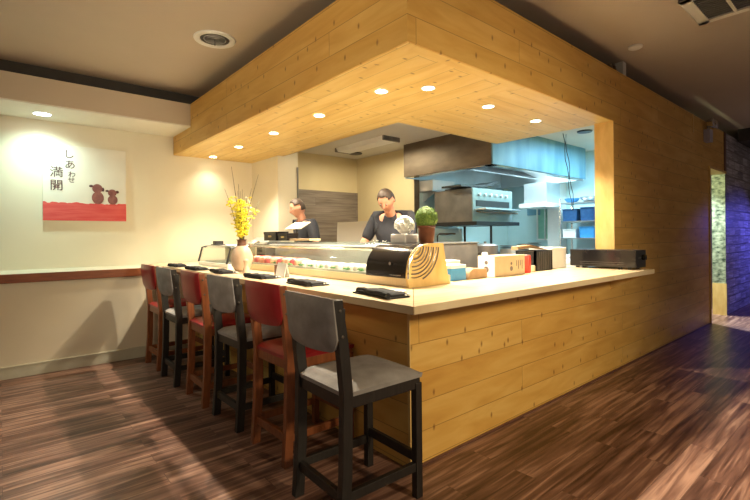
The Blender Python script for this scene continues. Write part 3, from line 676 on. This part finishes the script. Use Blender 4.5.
# range below
rg = thing('gas_range', 'pale steel gas range standing below the salamander oven', 'range', (5.9, 4.7, 0))
MB().box(5.2, 6.9, 4.3, 5.1, 0, .92, .006).build('body', 'steel', rg, world=True)
MB().box(5.15, 6.25, 4.98, 5.02, .92, 1.62, .006).build('backguard', 'teal', rg, world=True)
MB().tube([(5.5, 4.9, .92), (5.5, 4.9, 1.50), (5.55, 4.9, 1.53), (5.95, 4.9, 1.53)], .014).build('gas_pipe', 'steel_dark', rg, world=True, smooth=True)
for y in (4.4, 4.95): MB().tube([(6.28, y, .95), (6.28, y, 1.659)], .02).build('riser_post', 'black', rg, world=True)
MB().box(5.3, 6.8, 4.35, 4.9, .92, .95).build('grate', 'black', rg, world=True)
# stock pots on a prep shelf in front of range
def pot(x, y, z, r_, h, lab, mat='steel', lid=True):
    t = thing('stock_pot', lab, 'pot', (x, y, z))
    MB().lathe([(r_ * .96, 0), (r_, .01), (r_, h), (r_ * .97, h), (r_ * .95, .02), (.001, .02)], (0, 0, 0), 28).build('body', mat, t, smooth=True)
    if lid: MB().lathe([(r_ * 1.02, h), (r_ * .8, h + .02), (.02, h + .03), (.015, h + .05), (.02, h + .055)], (0, 0, 0), 28).build('lid', mat, t, smooth=True)
    for s in (-1, 1): MB().tube([(s * r_, -.03, h * .8), (s * (r_ + .04), -.03, h * .8), (s * (r_ + .04), .03, h * .8), (s * r_, .03, h * .8)], .006).build('handle', mat, t)
pt2 = MB().box(4.5, 6.2, 3.3, 3.75, 0, .95, .004)
prep = thing('prep_table', 'stainless prep table standing in the middle of the kitchen', 'table', (5.6, 3.5, 0))
MB().box(4.6, 6.9, 3.3, 3.9, .90, .94, .004).build('tabletop', 'steel', prep, world=True)
for x in (4.65, 6.85):
    for y in (3.35, 3.85): MB().tube([(x, y, 0), (x, y, .9)], .02).build('leg', 'steel', prep, world=True)
pot(5.0, 3.6, .941, .17, .42, 'dark stock pot on the prep table left of the shaker', 'steel_grey')
pot(5.5, 3.55, .941, .13, .36, 'slim pale stock pot on the prep table beside the dark pot', 'steel', False)
# second small hood / fan box on the far wall
fb = thing('vent_cabinet', 'blue-grey vent cabinet with white lip on the far kitchen wall', 'cabinet', (8.0, 4.3, 1.98))
MB().box(7.55, 8.05, 4.10, 4.55, 2.08, 2.458, .004).build('body', 'steel_blue', fb, world=True)
MB().box(7.45, 8.05, 4.06, 4.60, 2.0, 2.08, .01).build('lip', 'white', fb, world=True)
MB().box(8.33, 8.375, 4.66, 4.95, 1.9, 2.45).build('side_panel', 'hood_bluelit', fb, world=True)
S('wall_pillar', MB().box(8.1, 8.38, 4.14, 4.38, 0, 3.05), 'paper')
wn = MB().box(8.18, 8.2, 4.38, 4.72, 1.45, 2.04)
win = S('window_1', MB().box(8.34, 8.38, 4.40, 4.72, 1.42, 2.02), 'green')
S('window_frame', MB().box(8.32, 8.34, 4.38, 4.41, 1.4, 2.04).box(8.32, 8.34, 4.71, 4.74, 1.4, 2.04).box(8.32, 8.34, 4.55, 4.57, 1.4, 2.04).box(8.32, 8.34, 4.38, 4.74, 2.02, 2.05).box(8.32, 8.34, 4.38, 4.74, 1.39, 1.42), 'white', win)
# shelf unit with bins
sh = thing('wire_shelf', 'tall steel wire shelf unit in the back of the kitchen at right', 'shelf unit', (7.95, 3.6, 0))
for x in (7.75, 8.2):
    for y in (3.32, 3.95): MB().tube([(x, y, 0), (x, y, 2.15)], .014).build('post', 'chrome', sh, world=True)
for z in (.3, 1.1, 1.42, 1.72, 2.05): MB().box(7.74, 8.21, 3.31, 3.96, z, z + .02).build('shelf', 'steel', sh, world=True)
def bin_(y0, y1, z, h, mat, lab):
    t = thing('storage_bin', lab, 'bin', (7.95, (y0 + y1) / 2, z))
    MB().prism([(y0 + .01, z), (y1 - .01, z), (y1, z + h), (y0, z + h)], 0, 7.78, 8.15, .004).build('body', mat, t, world=True)
    MB().box(7.77, 8.16, y0 - .004, y1 + .004, z + h, z + h + .015).build('rim', mat, t, world=True)
bin_(3.36, 3.6, 1.741, .22, 'navy', 'dark navy bin at the right of the upper middle shelf')
bin_(3.66, 3.92, 1.741, .2, 'navy', 'dark navy bin at the left of the upper middle shelf')
bin_(3.36, 3.62, 1.441, .18, 'blueplastic', 'mid blue bin on the right of the middle shelf')
bin_(3.68, 3.92, 1.441, .14, 'white', 'white bin on the left of the middle shelf')
def bowl(x, y, z, r_, lab, mat='steel'):
    o = MB().lathe([(r_ * .4, 0), (r_ * .8, r_ * .25), (r_, r_ * .6), (r_ * .96, r_ * .6), (r_ * .75, r_ * .28), (.001, .012)], (0, 0, 0), 28).build('mixing_bowl', mat, None, smooth=True, origin=(0, 0, 0)); o.location = (x, y, z); tag(o, lab, 'bowl', 'bowls on the kitchen shelf')
bowl(7.9, 3.5, 2.071, .15, 'wide steel bowl on the top right of the kitchen shelf')
bowl(7.9, 3.80, 2.071, .13, 'bright blue bowl on the top left of the kitchen shelf', 'blueplastic')
S('trim_21', MB().box(8.0, 8.38, 3.12, 3.30, 0, 2.1), 'blueplastic')
# dish table with plates in the back
dt = thing('dish_table', 'steel dish table in the back of the kitchen below the green window', 'table', (7.4, 4.4, 0))
MB().box(7.1, 8.1, 3.99, 5.0, 1.15, 1.19, .004).build('tabletop', 'steel', dt, world=True)
for x in (7.15, 8.05):
    for y in (4.04, 4.95): MB().tube([(x, y, 0), (x, y, 1.15)], .02).build('leg', 'steel', dt, world=True)
for i, (x, y, lab) in enumerate(((7.4, 4.85, 'stack of dark plates at the left of the dish table'), (7.5, 4.55, 'stack of dark plates at the middle of the dish table'), (7.3, 4.2, 'stack of dark plates at the right of the dish table'))):
    mb = MB()
    for k in range(4 + i): mb.lathe([(.06, .03 * k), (.12, .03 * k + .015), (.121, .03 * k + .02), (.06, .03 * k + .008)], (x, y, 1.191), 24)
    tag(mb.build('plate_stack', 'steel_grey', smooth=True), lab, 'plates', 'plate stacks')
can_specs = ((6.95, 3.6, 'redcan', 'small red tub on the prep table right end'),)
for x, y, mt, lab in ((6.2, 3.6, 'redcan', 'small red tub on the prep table, left of the two tubs'), (6.7, 3.6, 'green', 'pale green tub on the prep table, right of the red tub')):
    o = MB().lathe([(.06, 0), (.075, .01), (.085, .32), (.08, .33)], (x, y, .941), 20).build('tub', mt, smooth=True); tag(o, lab, 'tub')
# plastic bag / white dishes heap near opening
wb = MB()
random.seed(5)
for k in range(14): wb.ball((5.25 + random.uniform(0, 1.0), 2.75 + random.uniform(0, .3), 1.06 + random.uniform(0, .14)), .09, 2, (1.2, 1.1, .8), .08)
wt = thing('ice_bin', 'steel bin heaped with pale blue wrapped towels behind the white bin', 'bin', (5.75, 2.9, 0))
MB().box(5.2, 6.4, 2.65, 3.15, 0, 1.05, .005).build('body', 'steel', wt, world=True)
o = wb.build('wrapped_towels', 'paper', wt, world=True, smooth=True); o['kind'] = 'stuff'
# hanging wires
for x, y, s in ((6.59, 3.3, 0), (6.66, 3.3, 1)):
    pts = [(x + .03 * math.sin(q * 1.7 + s * 2) + .03 * q, y, 3.05 - q * .13) for q in range(10)]
    tag(MB().tube(pts, .006, 6).build('hanging_wire', 'black', smooth=True), ['thin dark wire hanging from the kitchen ceiling, the left one of two', 'thin dark wire hanging from the kitchen ceiling, the right one of two'][s], 'wire')
# kitchen ceiling fixtures
fx = thing('fluorescent_fixture', 'long white fluorescent fixture on the kitchen ceiling', 'ceiling light', (4.65, 5.7, 3.05))
MB().prism([(-.17, 0), (.17, 0), (.13, -.07), (-.13, -.07)], 1, -.62, .62, .01).build('diffuser', 'white', fx)
for y in (-.64, .62): MB().box(-.175, .175, y, y + .03, -.075, 0, .008).build('end_cap', 'steel_grey', fx)
tag(MB().lathe([(.12, 3.03), (.13, 3.049)], (5.05, 6.5, 0), 24).build('ceiling_vent', 'black'), 'small dark round vent on the kitchen ceiling beside the fluorescent fixture', 'vent')
tag(MB().lathe([(.10, 3.03), (.11, 3.049)], (6.7, 3.02, 0), 24).build('ceiling_vent', 'black'), 'small dark round vent on the blue-lit kitchen ceiling near the wood post', 'vent')
# wall phone strip on column, grey folding board behind case
tag(MB().box(3.38, 3.43, 5.3, 5.5, 1.2, 2.3, .004).build('door_edge', 'steel_grey'), 'narrow grey steel upright behind the cream column', 'upright') if False else None
gb = thing('grey_panel_board', 'grey-beige board leaning behind the glass case', 'board', (3.9, 5.0, 0))
MB().prism([(4.45, 0), (5.75, 0), (5.62, 1.72), (4.75, 1.72)], 0, 4.0, 4.03).build('panel', 'kceil', gb, world=True)
tag(MB().box(5.62, 6.2, 5.1, 5.44, 2.28, 2.46, .01).build('duct_box', 'white'), 'white duct box under the hood on the steel wall', 'duct')
hb = thing('steel_shelf', 'steel wall shelf below the exhaust hood left of the oven', 'shelf', (6.0, 5.3, 2.2))
MB().box(5.61, 7.0, 5.11, 5.445, 2.265, 2.275, .001).build('shelf_board', 'steel', hb, world=True)
for x in (5.75, 6.85): MB().prism([(5.445, 2.265), (5.445, 2.1), (5.15, 2.265)], 0, x, x + .02).build('bracket', 'steel', hb, world=True)
# ------------------------------------------------------------------ people
def skin_body(chains, sub=2):
    """chains: list of [(pos, radius), ...]; first point may repeat an existing one to branch"""
    me = bpy.data.meshes.new('tmp'); verts = []; rad = []; edges = []; idx = {}
    for ch in chains:
        prev = None
        for p, r_ in ch:
            k = tuple(round(c, 4) for c in p)
            if k not in idx: idx[k] = len(verts); verts.append(p); rad.append(r_)
            if prev is not None and prev != idx[k]: edges.append((prev, idx[k]))
            prev = idx[k]
    me.from_pydata(verts, edges, []); o = bpy.data.objects.new('tmp', me); COL.objects.link(o)
    md = o.modifiers.new('s', 'SKIN')
    for i, r_ in enumerate(rad):
        sv = me.skin_vertices[0].data[i]; sv.radius = (r_, r_) if not isinstance(r_, tuple) else r_; sv.use_root = (i == 0)
    md.use_smooth_shade = True
    m2 = o.modifiers.new('d', 'SUBSURF'); m2.levels = sub; m2.render_levels = sub
    dg = bpy.context.evaluated_depsgraph_get(); out = bpy.data.meshes.new_from_object(o.evaluated_get(dg))
    bpy.data.objects.remove(o); return out
def head_bm(sz):
    t = bmesh.new(); bmesh.ops.create_uvsphere(t, u_segments=40, v_segments=28, radius=1)
    for v_ in t.verts:                     # local: +x = face direction, z up
        x, y, z = v_.co
        yy = y * .76; xx = x * .94; zz = z * 1.18
        if z < 0: k = 1 + z * .34; yy *= k; xx *= (1 + z * .16)
        # features
        d = lambda cx, cy, cz, s: math.exp(-(((x - cx) ** 2 + (y - cy) ** 2 + (z - cz) ** 2) / s))
        xx += .22 * math.exp(-((y / .13) ** 2 + ((z + .15) / .2) ** 2)) * (x > 0)
        xx -= .12 * (d(.93, .33, .08, .03) + d(.93, -.33, .08, .03))
        xx += .06 * math.exp(-((y / .28) ** 2 + ((z + .47) / .07) ** 2)) * (x > 0) + .09 * math.exp(-((y / .3) ** 2 + ((z + .85) / .15) ** 2)) * (x > 0)
        v_.co = Vector((xx, yy, zz))
    for s in (-1, 1):
        e = bmesh.new(); bmesh.ops.create_icosphere(e, subdivisions=2, radius=1)
        for v_ in e.verts: v_.co = Vector((v_.co.x * .13 - .02, s * .79 + v_.co.y * .07, v_.co.z * .24 - .02))
        e.verts.ensure_lookup_table(); e.verts.index_update(); vs_ = [t.verts.new(q.co) for q in e.verts]
        for f in e.faces: t.faces.new([vs_[q.index] for q in f.verts])
        e.free()
    bmesh.ops.scale(t, vec=(sz, sz, sz), verts=t.verts); return t
def person(label, root, face, headc, tilt, chestc, hands, hsz=.112):
    """root (x,y) under pelvis; face = yaw of body; world coordinates of head, chest and hands"""
    rt_ = thing('person', label, 'person', (root[0], root[1], 0))
    F = Vector((math.cos(face), math.sin(face), 0)); Lf = Vector((-math.sin(face), math.cos(face), 0)); U = Vector((0, 0, 1))
    B = Vector((0, 0, 0)); off = Vector((root[0], root[1], 0))
    pel = U * 1.02; ch = Vector(chestc) - off; hd_ = Vector(headc) - off
    waist = pel.lerp(ch, .45); neck = ch.lerp(hd_, .55); nb = ch + (hd_ - ch) * .28
    chains = [[(tuple(pel), .15), (tuple(waist), (.155, .125)), (tuple(ch), (.13, .10)), (tuple(nb), .06), (tuple(neck), .06), (tuple(hd_ - (hd_ - neck) * .3), .06)]]
    shirt = [[(tuple(pel), .165), (tuple(waist), (.175, .15)), (tuple(ch), (.212, .172)), (tuple(nb), .088), (tuple(nb.lerp(neck, .5)), .074)]]
    pants = [[(tuple(pel + U * .04), .165), (tuple(pel), .165)]]
    for s, hw in zip((1, -1), hands):
        shd = ch + Lf * s * .20 + U * .05; h_ = Vector(hw) - off
        mid = (shd + h_) / 2 + Lf * s * .09 - U * .10 - F * .06
        wr = h_ + (mid - h_).normalized() * .04
        chains.append([(tuple(ch), (.13, .10)), (tuple(shd), .058), (tuple(mid), .05), (tuple(wr), .032), (tuple(h_), (.042, .022))])
        fd = (h_ - mid).normalized() * .6 - U * .25 + F * .35; fd.normalize(); sd = fd.cross(U).normalized()
        base = h_ + fd * .04
        for q, ln in enumerate((.062, .075, .07, .055)):
            a = base + sd * (q - 1.5) * .02; m1 = a + fd * ln * .5 - U * .006; m2_ = a + fd * ln * .9 - U * .024
            chains.append([(tuple(h_), (.042, .022)), (tuple(a), .0105), (tuple(m1), .0095), (tuple(m2_), .0075)])
        th = h_ - sd * s * .035 + fd * .012; chains.append([(tuple(h_), (.042, .022)), (tuple(th), .012), (tuple(th + fd * .035 - sd * s * .012 - U * .008), .0095)])
        shirt.append([(tuple(ch), (.205, .158)), (tuple(shd), .088), (tuple(shd.lerp(mid, .55)), .074), (tuple(shd.lerp(mid, .8)), .068)])
        hip = pel + Lf * s * .10 - U * .08; kn = U * .54 + Lf * s * .12 + F * .03; an = U * .10 + Lf * s * .12 - F * .02; toe = U * .04 + Lf * s * .13 + F * .16
        chains.append([(tuple(pel), .15), (tuple(hip), .10), (tuple(kn), .065), (tuple(an), .045), (tuple(toe), .035)])
        pants.append([(tuple(pel), .165), (tuple(hip), .115), (tuple(kn), .082), (tuple(an + U * .02), .07)])
    me = skin_body(chains); bm = bmesh.new(); bm.from_mesh(me)
    hb_ = head_bm(hsz)
    mt = Matrix.Translation(hd_) @ Matrix.Rotation(face, 4, 'Z') @ Matrix.Rotation(tilt, 4, 'Y')
    bmesh.ops.transform(hb_, matrix=mt, verts=hb_.verts); hb_.verts.ensure_lookup_table(); hb_.verts.index_update()
    vs_ = [bm.verts.new(q.co) for q in hb_.verts]
    for f in hb_.faces: bm.faces.new([vs_[q.index] for q in f.verts])
    hb_.free(); bm.to_mesh(me); bm.free()
    def add(me_, nm, mt_):
        me_.materials.clear(); me_.materials.append(M[mt_]); me_.shade_smooth(); ob = bpy.data.objects.new(nm, me_); me_.name = nm; COL.objects.link(ob); ob.parent = rt_; return ob
    add(me, 'body', 'skin'); add(skin_body(shirt), 'shirt', 'shirt'); add(skin_body(pants), 'trousers', 'pants')
    # hair cap
    t = bmesh.new(); bmesh.ops.create_uvsphere(t, u_segments=36, v_segments=24, radius=1)
    dl = [v_ for v_ in t.verts if (v_.co.z < .28 and v_.co.x > -.05) or v_.co.z < -.28 or (v_.co.x > .62 and v_.co.z < .62)]
    bmesh.ops.delete(t, geom=dl, context='VERTS')
    for v_ in t.verts: v_.co = Vector((v_.co.x * 1.02 - .015, v_.co.y * .84, v_.co.z * 1.25)) * hsz
    bmesh.ops.solidify(t, geom=t.faces[:], thickness=.012); bmesh.ops.transform(t, matrix=mt, verts=t.verts)
    hm = bpy.data.meshes.new('hair'); t.to_mesh(hm); t.free(); add(hm, 'hair', 'hair')
    for s in (-1, 1):
        e = MB().ball((0, 0, 0), .008, 2); ob = e.build('eye', 'white', rt_, smooth=True); ob.location = mt @ (Vector((.76, s * .30, .09)) * hsz)
        e = MB().ball((0, 0, 0), .0075, 2); ob = e.build('iris', 'black', rt_, smooth=True); ob.location = mt @ (Vector((.81, s * .30, .085)) * hsz)
    # collar
    return rt_
person('person in a navy shirt bending over work behind the glass case at right', (3.42, 3.68), R(205), (3.18, 3.56, 1.885), R(42), (3.36, 3.65, 1.665), ((3.0, 3.36, 1.25), (2.96, 3.80, 1.25)))
person('person in a dark shirt leaning left beside the cream column', (3.10, 4.98), R(170), (2.93, 5.0, 1.87), R(18), (3.03, 4.96, 1.62), ((2.9, 4.72, 1.25), (2.9, 5.16, 1.25)), .106)
# ------------------------------------------------------------------ painting on the alcove wall
pn = thing('wall_painting', 'square canvas painting with red band and two seated brown figures on the cream wall', 'painting', (.885, WY - .012, 1.74))
MB().box(-.47, .47, -.022, .012, 0, .985, .003).build('canvas', 'canvas', pn)
random.seed(2)
top = [(-.469 + .938 * k / 40, .235 + random.uniform(-.008, .012)) for k in range(41)]
MB().prism([(-.469, .002)] + top + [(.469, .002)], 1, -.0245, -.0225).build('red_band', 'red', pn)
def blob(name, parts, mat, par=None):
    mb = MB()
    for cx, cz, rx, rz in parts: mb.prism([(cx + rx * math.cos(2 * PI * k / 24), cz + rz * math.sin(2 * PI * k / 24)) for k in range(24)], 1, -.0262 - .0002 * parts.index((cx, cz, rx, rz)), -.0246)
    return mb.build(name, mat, par or pn)
b1 = blob('seated_figure', [(.13, .315, .07, .085), (.125, .44, .06, .062)], 'bear'); blob('figure_ear', [(.055, .47, .026, .017)], 'ink', b1); blob('figure_ear', [(.19, .43, .015, .028)], 'ink', b1)
b2 = blob('seated_figure', [(.305, .295, .06, .065), (.30, .39, .052, .05)], 'bear'); blob('figure_ear', [(.24, .415, .022, .014)], 'ink', b2); blob('figure_ear', [(.36, .405, .022, .02)], 'ink', b2)
rot = (R(90), 0, 0)
try:
    for i, c in enumerate('しあわせ'): text_mb(c, [.125, .125, .085, .085][i], 'ink', 'brush_character', pn, ([-.19, -.18, -.16, -.165][i], -.0245, [.865, .73, .605, .53][i]), rot)
    for i, c in enumerate('満開'): text_mb(c, .15, 'ink', 'brush_character', pn, (-.325, -.0245, [.62, .45][i]), rot)
except Exception as ex: print('text', ex)
# ------------------------------------------------------------------ ceiling things
def downlight(x, y, z, lab, lamp='lamp', group='soffit downlights', rr=.05):
    t = thing('downlight', lab, 'downlight', (x, y, z), 0, group)
    tr_ = MB().lathe([(rr + .014, -.001), (rr + .012, -.006), (rr, -.005), (rr, -.001)], (0, 0, 0), 28).build('trim_ring', 'white', t, smooth=True)
    MB().lathe([(rr, -.001), (rr, -.003)], (0, 0, 0), 28).build('lens', lamp, tr_)
LY = [2.86, 3.83, 4.82, 5.84, 6.80]; RX = [2.77, 3.62, 4.49]
nm = ['nearest the soffit corner', 'second from the soffit corner', 'middle of the five', 'second from the left wall', 'nearest the left wall']
spots_l = []
for y, n_ in zip(LY, nm): downlight(2.51, y, ZS - .003, 'glowing recessed downlight over the stools, ' + n_); spots_l.append((2.51, y))
for x, n_ in zip(RX, ['nearest the soffit corner', 'middle of the three', 'nearest the wood post']): downlight(x, 2.555, ZS, 'glowing recessed downlight over the right counter, ' + n_); spots_l.append((x, 2.555))
downlight(.4, 6.68, 3.02, 'bright round downlight in the white alcove ceiling above the painting', 'lampcool', 'alcove downlight', .085)
rv = thing('round_ceiling_vent', 'round white ring-shaped air vent in the tan ceiling', 'vent', (1.68, 4.47, ZC))
MB().lathe([(.205, -.002), (.2, -.014), (.17, -.018), (.145, -.012), (.143, -.002)], (0, 0, 0), 40).build('rim', 'white', rv, smooth=True)
MB().lathe([(.142, -.003), (.141, -.005)], (0, 0, 0), 40).build('throat_shade_disc', 'black', rv)  # flat black disc painting the shade inside the vent opening
for r_ in (.105, .07, .035): MB().lathe([(r_ + .003, -.006), (r_ + .003, -.010), (r_ - .002, -.010), (r_ - .002, -.006)], (0, 0, 0), 40).build('ring', 'white', rv, smooth=True)
MB().tube([(0, 0, -.006), (0, 0, -.07)], .004).build('pull', 'black', rv)
sv = thing('ceiling_grille', 'large white rectangular air grille in the ceiling at top right', 'vent', (4.83, .8, ZC))
MB().box(-.33, .33, .33, .42, -.02, 0, .004).box(-.33, .33, -.55, -.46, -.02, 0, .004).box(-.33, -.26, -.55, .42, -.02, 0, .004).box(.26, .33, -.55, .42, -.02, 0, .004).build('frame', 'bulk_white', sv)
for y in (.13, -.12, -.3): MB().box(-.26, .26, y - .012, y + .012, -.018, 0).build('divider', 'bulk_white', sv)
MB().box(-.26, .26, -.46, .33, -.004, -.001).build('backing', 'grille_back', sv)
for k in range(12): MB().box(-.25 + k * .043, -.238 + k * .043, -.46, .33, -.014, -.004).build('slat', 'steel_grey', sv)
t = MB().lathe([(.07, -.001), (.068, -.02), (.05, -.03)], (5.23, 1.81, ZC), 28).build('smoke_detector', 'white', smooth=True); tag(t, 'small white smoke detector on the tan ceiling above the wood wall', 'smoke detector')
el = thing('emergency_light', 'white emergency light with two lamp heads high on the wood wall', 'emergency light', (8.79, 1.975, 2.98))
MB().box(8.70, 8.88, 1.93, 2.02, 2.98, 3.18, .01).build('body', 'purplebox', el, world=True)
for x in (8.70, 8.90):
    MB().lathe([(.05, 0), (.075, -.05), (.08, -.09), (.07, -.095)], (x, 1.97, 3.27), 20, axis=1).build('lamp_head', 'chrome', el, world=True, smooth=True)
    MB().tube([(x, 1.97, 3.27), (8.80, 1.98, 3.18)], .012).build('arm', 'chrome', el, world=True)
for k, x in enumerate((5.28, 5.38)):
    t = MB().tube([(x, 2.08, ZT), (x, 2.10, ZT + .09)], .03, 10); tag(t.build('ceiling_fitting', 'steel_dark'), ['small dark fitting standing on top of the wood wall, left of two', 'small dark fitting standing on top of the wood wall, right of two'][k], 'fitting')
# ------------------------------------------------------------------ lights
def light(kind, name, loc, energy, col, **kw):
    l = bpy.data.lights.new(name, kind); l.energy = energy; l.color = col
    for k, v_ in kw.items():
        if k not in ('rot',): setattr(l, k, v_)
    o = bpy.data.objects.new(name, l); COL.objects.link(o); o.location = loc
    if 'rot' in kw: o.rotation_euler = kw['rot']
    return o
WARM = (1, .86, .64)
for x, y in spots_l: light('SPOT', 'downlight_lamp', (x, y, ZS - .012), 38 if y > 6.5 else 290, WARM, spot_size=R(116), spot_blend=1 if y > 6.5 else .6, shadow_soft_size=.03)
light('SPOT', 'alcove_lamp', (.4, 6.68, 3.005), 105, (.70, 1, .86), spot_size=R(150), spot_blend=1, shadow_soft_size=.05)
light('AREA', 'kitchen_lamp_and_fill', (7.3, 2.75, 3.0), 95, (.40, .76, 1), shape='RECTANGLE', size=.8, size_y=.4)
light('AREA', 'hood_lamp', (6.7, 4.15, 2.95), 80, (.68, .95, 1), shape='RECTANGLE', size=2.4, size_y=.3)
light('AREA', 'kitchen_lamp_and_fill', (6.2, 4.2, 2.3), 4, (.6, .95, 1), shape='RECTANGLE', size=2.0, size_y=.4, rot=(R(60), 0, 0))
light('AREA', 'kitchen_lamp_and_fill', (7.4, 3.7, 2.4), 4, (.8, .97, 1), shape='RECTANGLE', size=.5, size_y=.2)  # added fill to brighten the white pillar, no lamp hangs here
light('AREA', 'kitchen_lamp_and_fill', (4.6, 5.6, 2.94), 36, (1, .86, .58), shape='RECTANGLE', size=.3, size_y=1.0)
light('SPOT', 'corridor_lamp', (9.7, 3.0, 2.9), 900, (.75, .9, 1), spot_size=R(60), spot_blend=.5, shadow_soft_size=.1, rot=(R(-25), 0, 0))
light('AREA', 'corridor_lamp', (9.2, 3.4, 2.6), 60, (1, 1, .6), size=.5, rot=(R(-50), 0, 0))
light('AREA', 'dining_fill', (-.9, -1.8, 3.35), 26, (1, .84, .62), size=2.2)  # added area fill standing in for the room's ambient light
def aim(o, t): o.rotation_euler = (Vector(t) - o.location).to_track_quat('-Z', 'Y').to_euler()
aim(light('SPOT', 'blue_lamp', (12.6, .5, 1.9), 210, (.12, .12, 1), spot_size=R(86), spot_blend=1, shadow_soft_size=.1), (11.5, 2.0, 1.0))
aim(light('SPOT', 'wood_fill_spot', (-1.4, .4, 2.6), 330, (1, .82, .56), spot_size=R(78), spot_blend=1, shadow_soft_size=.25), (2.0, 4.4, 2.95))  # added warm spot that brightens the left wood faces, no fixture there
aim(light('SPOT', 'wood_fill_spot', (2.6, -2.4, 2.6), 620, (1, .80, .50), spot_size=R(76), spot_blend=1, shadow_soft_size=.25), (3.1, 2.0, .7))  # added fill spot for the right wood face, not a fixture
w = bpy.data.worlds.new('world'); sc.world = w; w.use_nodes = True
w.node_tree.nodes['Background'].inputs[0].default_value = (1, .84, .66, 1); w.node_tree.nodes['Background'].inputs[1].default_value = .2
# ------------------------------------------------------------------ camera
f, cy, yaw, roll = 442.5, 236.32, R(49.72), R(.5345)
fw = Vector((math.cos(yaw), math.sin(yaw), 0)); rt = Vector((math.sin(yaw), -math.cos(yaw), 0)); up = Vector((0, 0, 1))
r2 = rt * math.cos(roll) - up * math.sin(roll); u2 = rt * math.sin(roll) + up * math.cos(roll)
cam = bpy.data.cameras.new('camera'); co = bpy.data.objects.new('camera', cam); COL.objects.link(co)
mw = Matrix.Identity(4)
for i in range(3): mw[i][0] = r2[i]; mw[i][1] = u2[i]; mw[i][2] = -fw[i]
mw[2][3] = 1.5; co.matrix_world = mw
cam.sensor_width = 36; cam.lens = f * 36 / 750; cam.shift_y = (cy - 250) / 750; cam.clip_start = .05
sc.camera = co
sc.view_settings.view_transform = 'Standard'; sc.view_settings.look = 'None'; sc.view_settings.gamma = 1; sc.view_settings.exposure = 0
sc.view_settings.use_curve_mapping = False
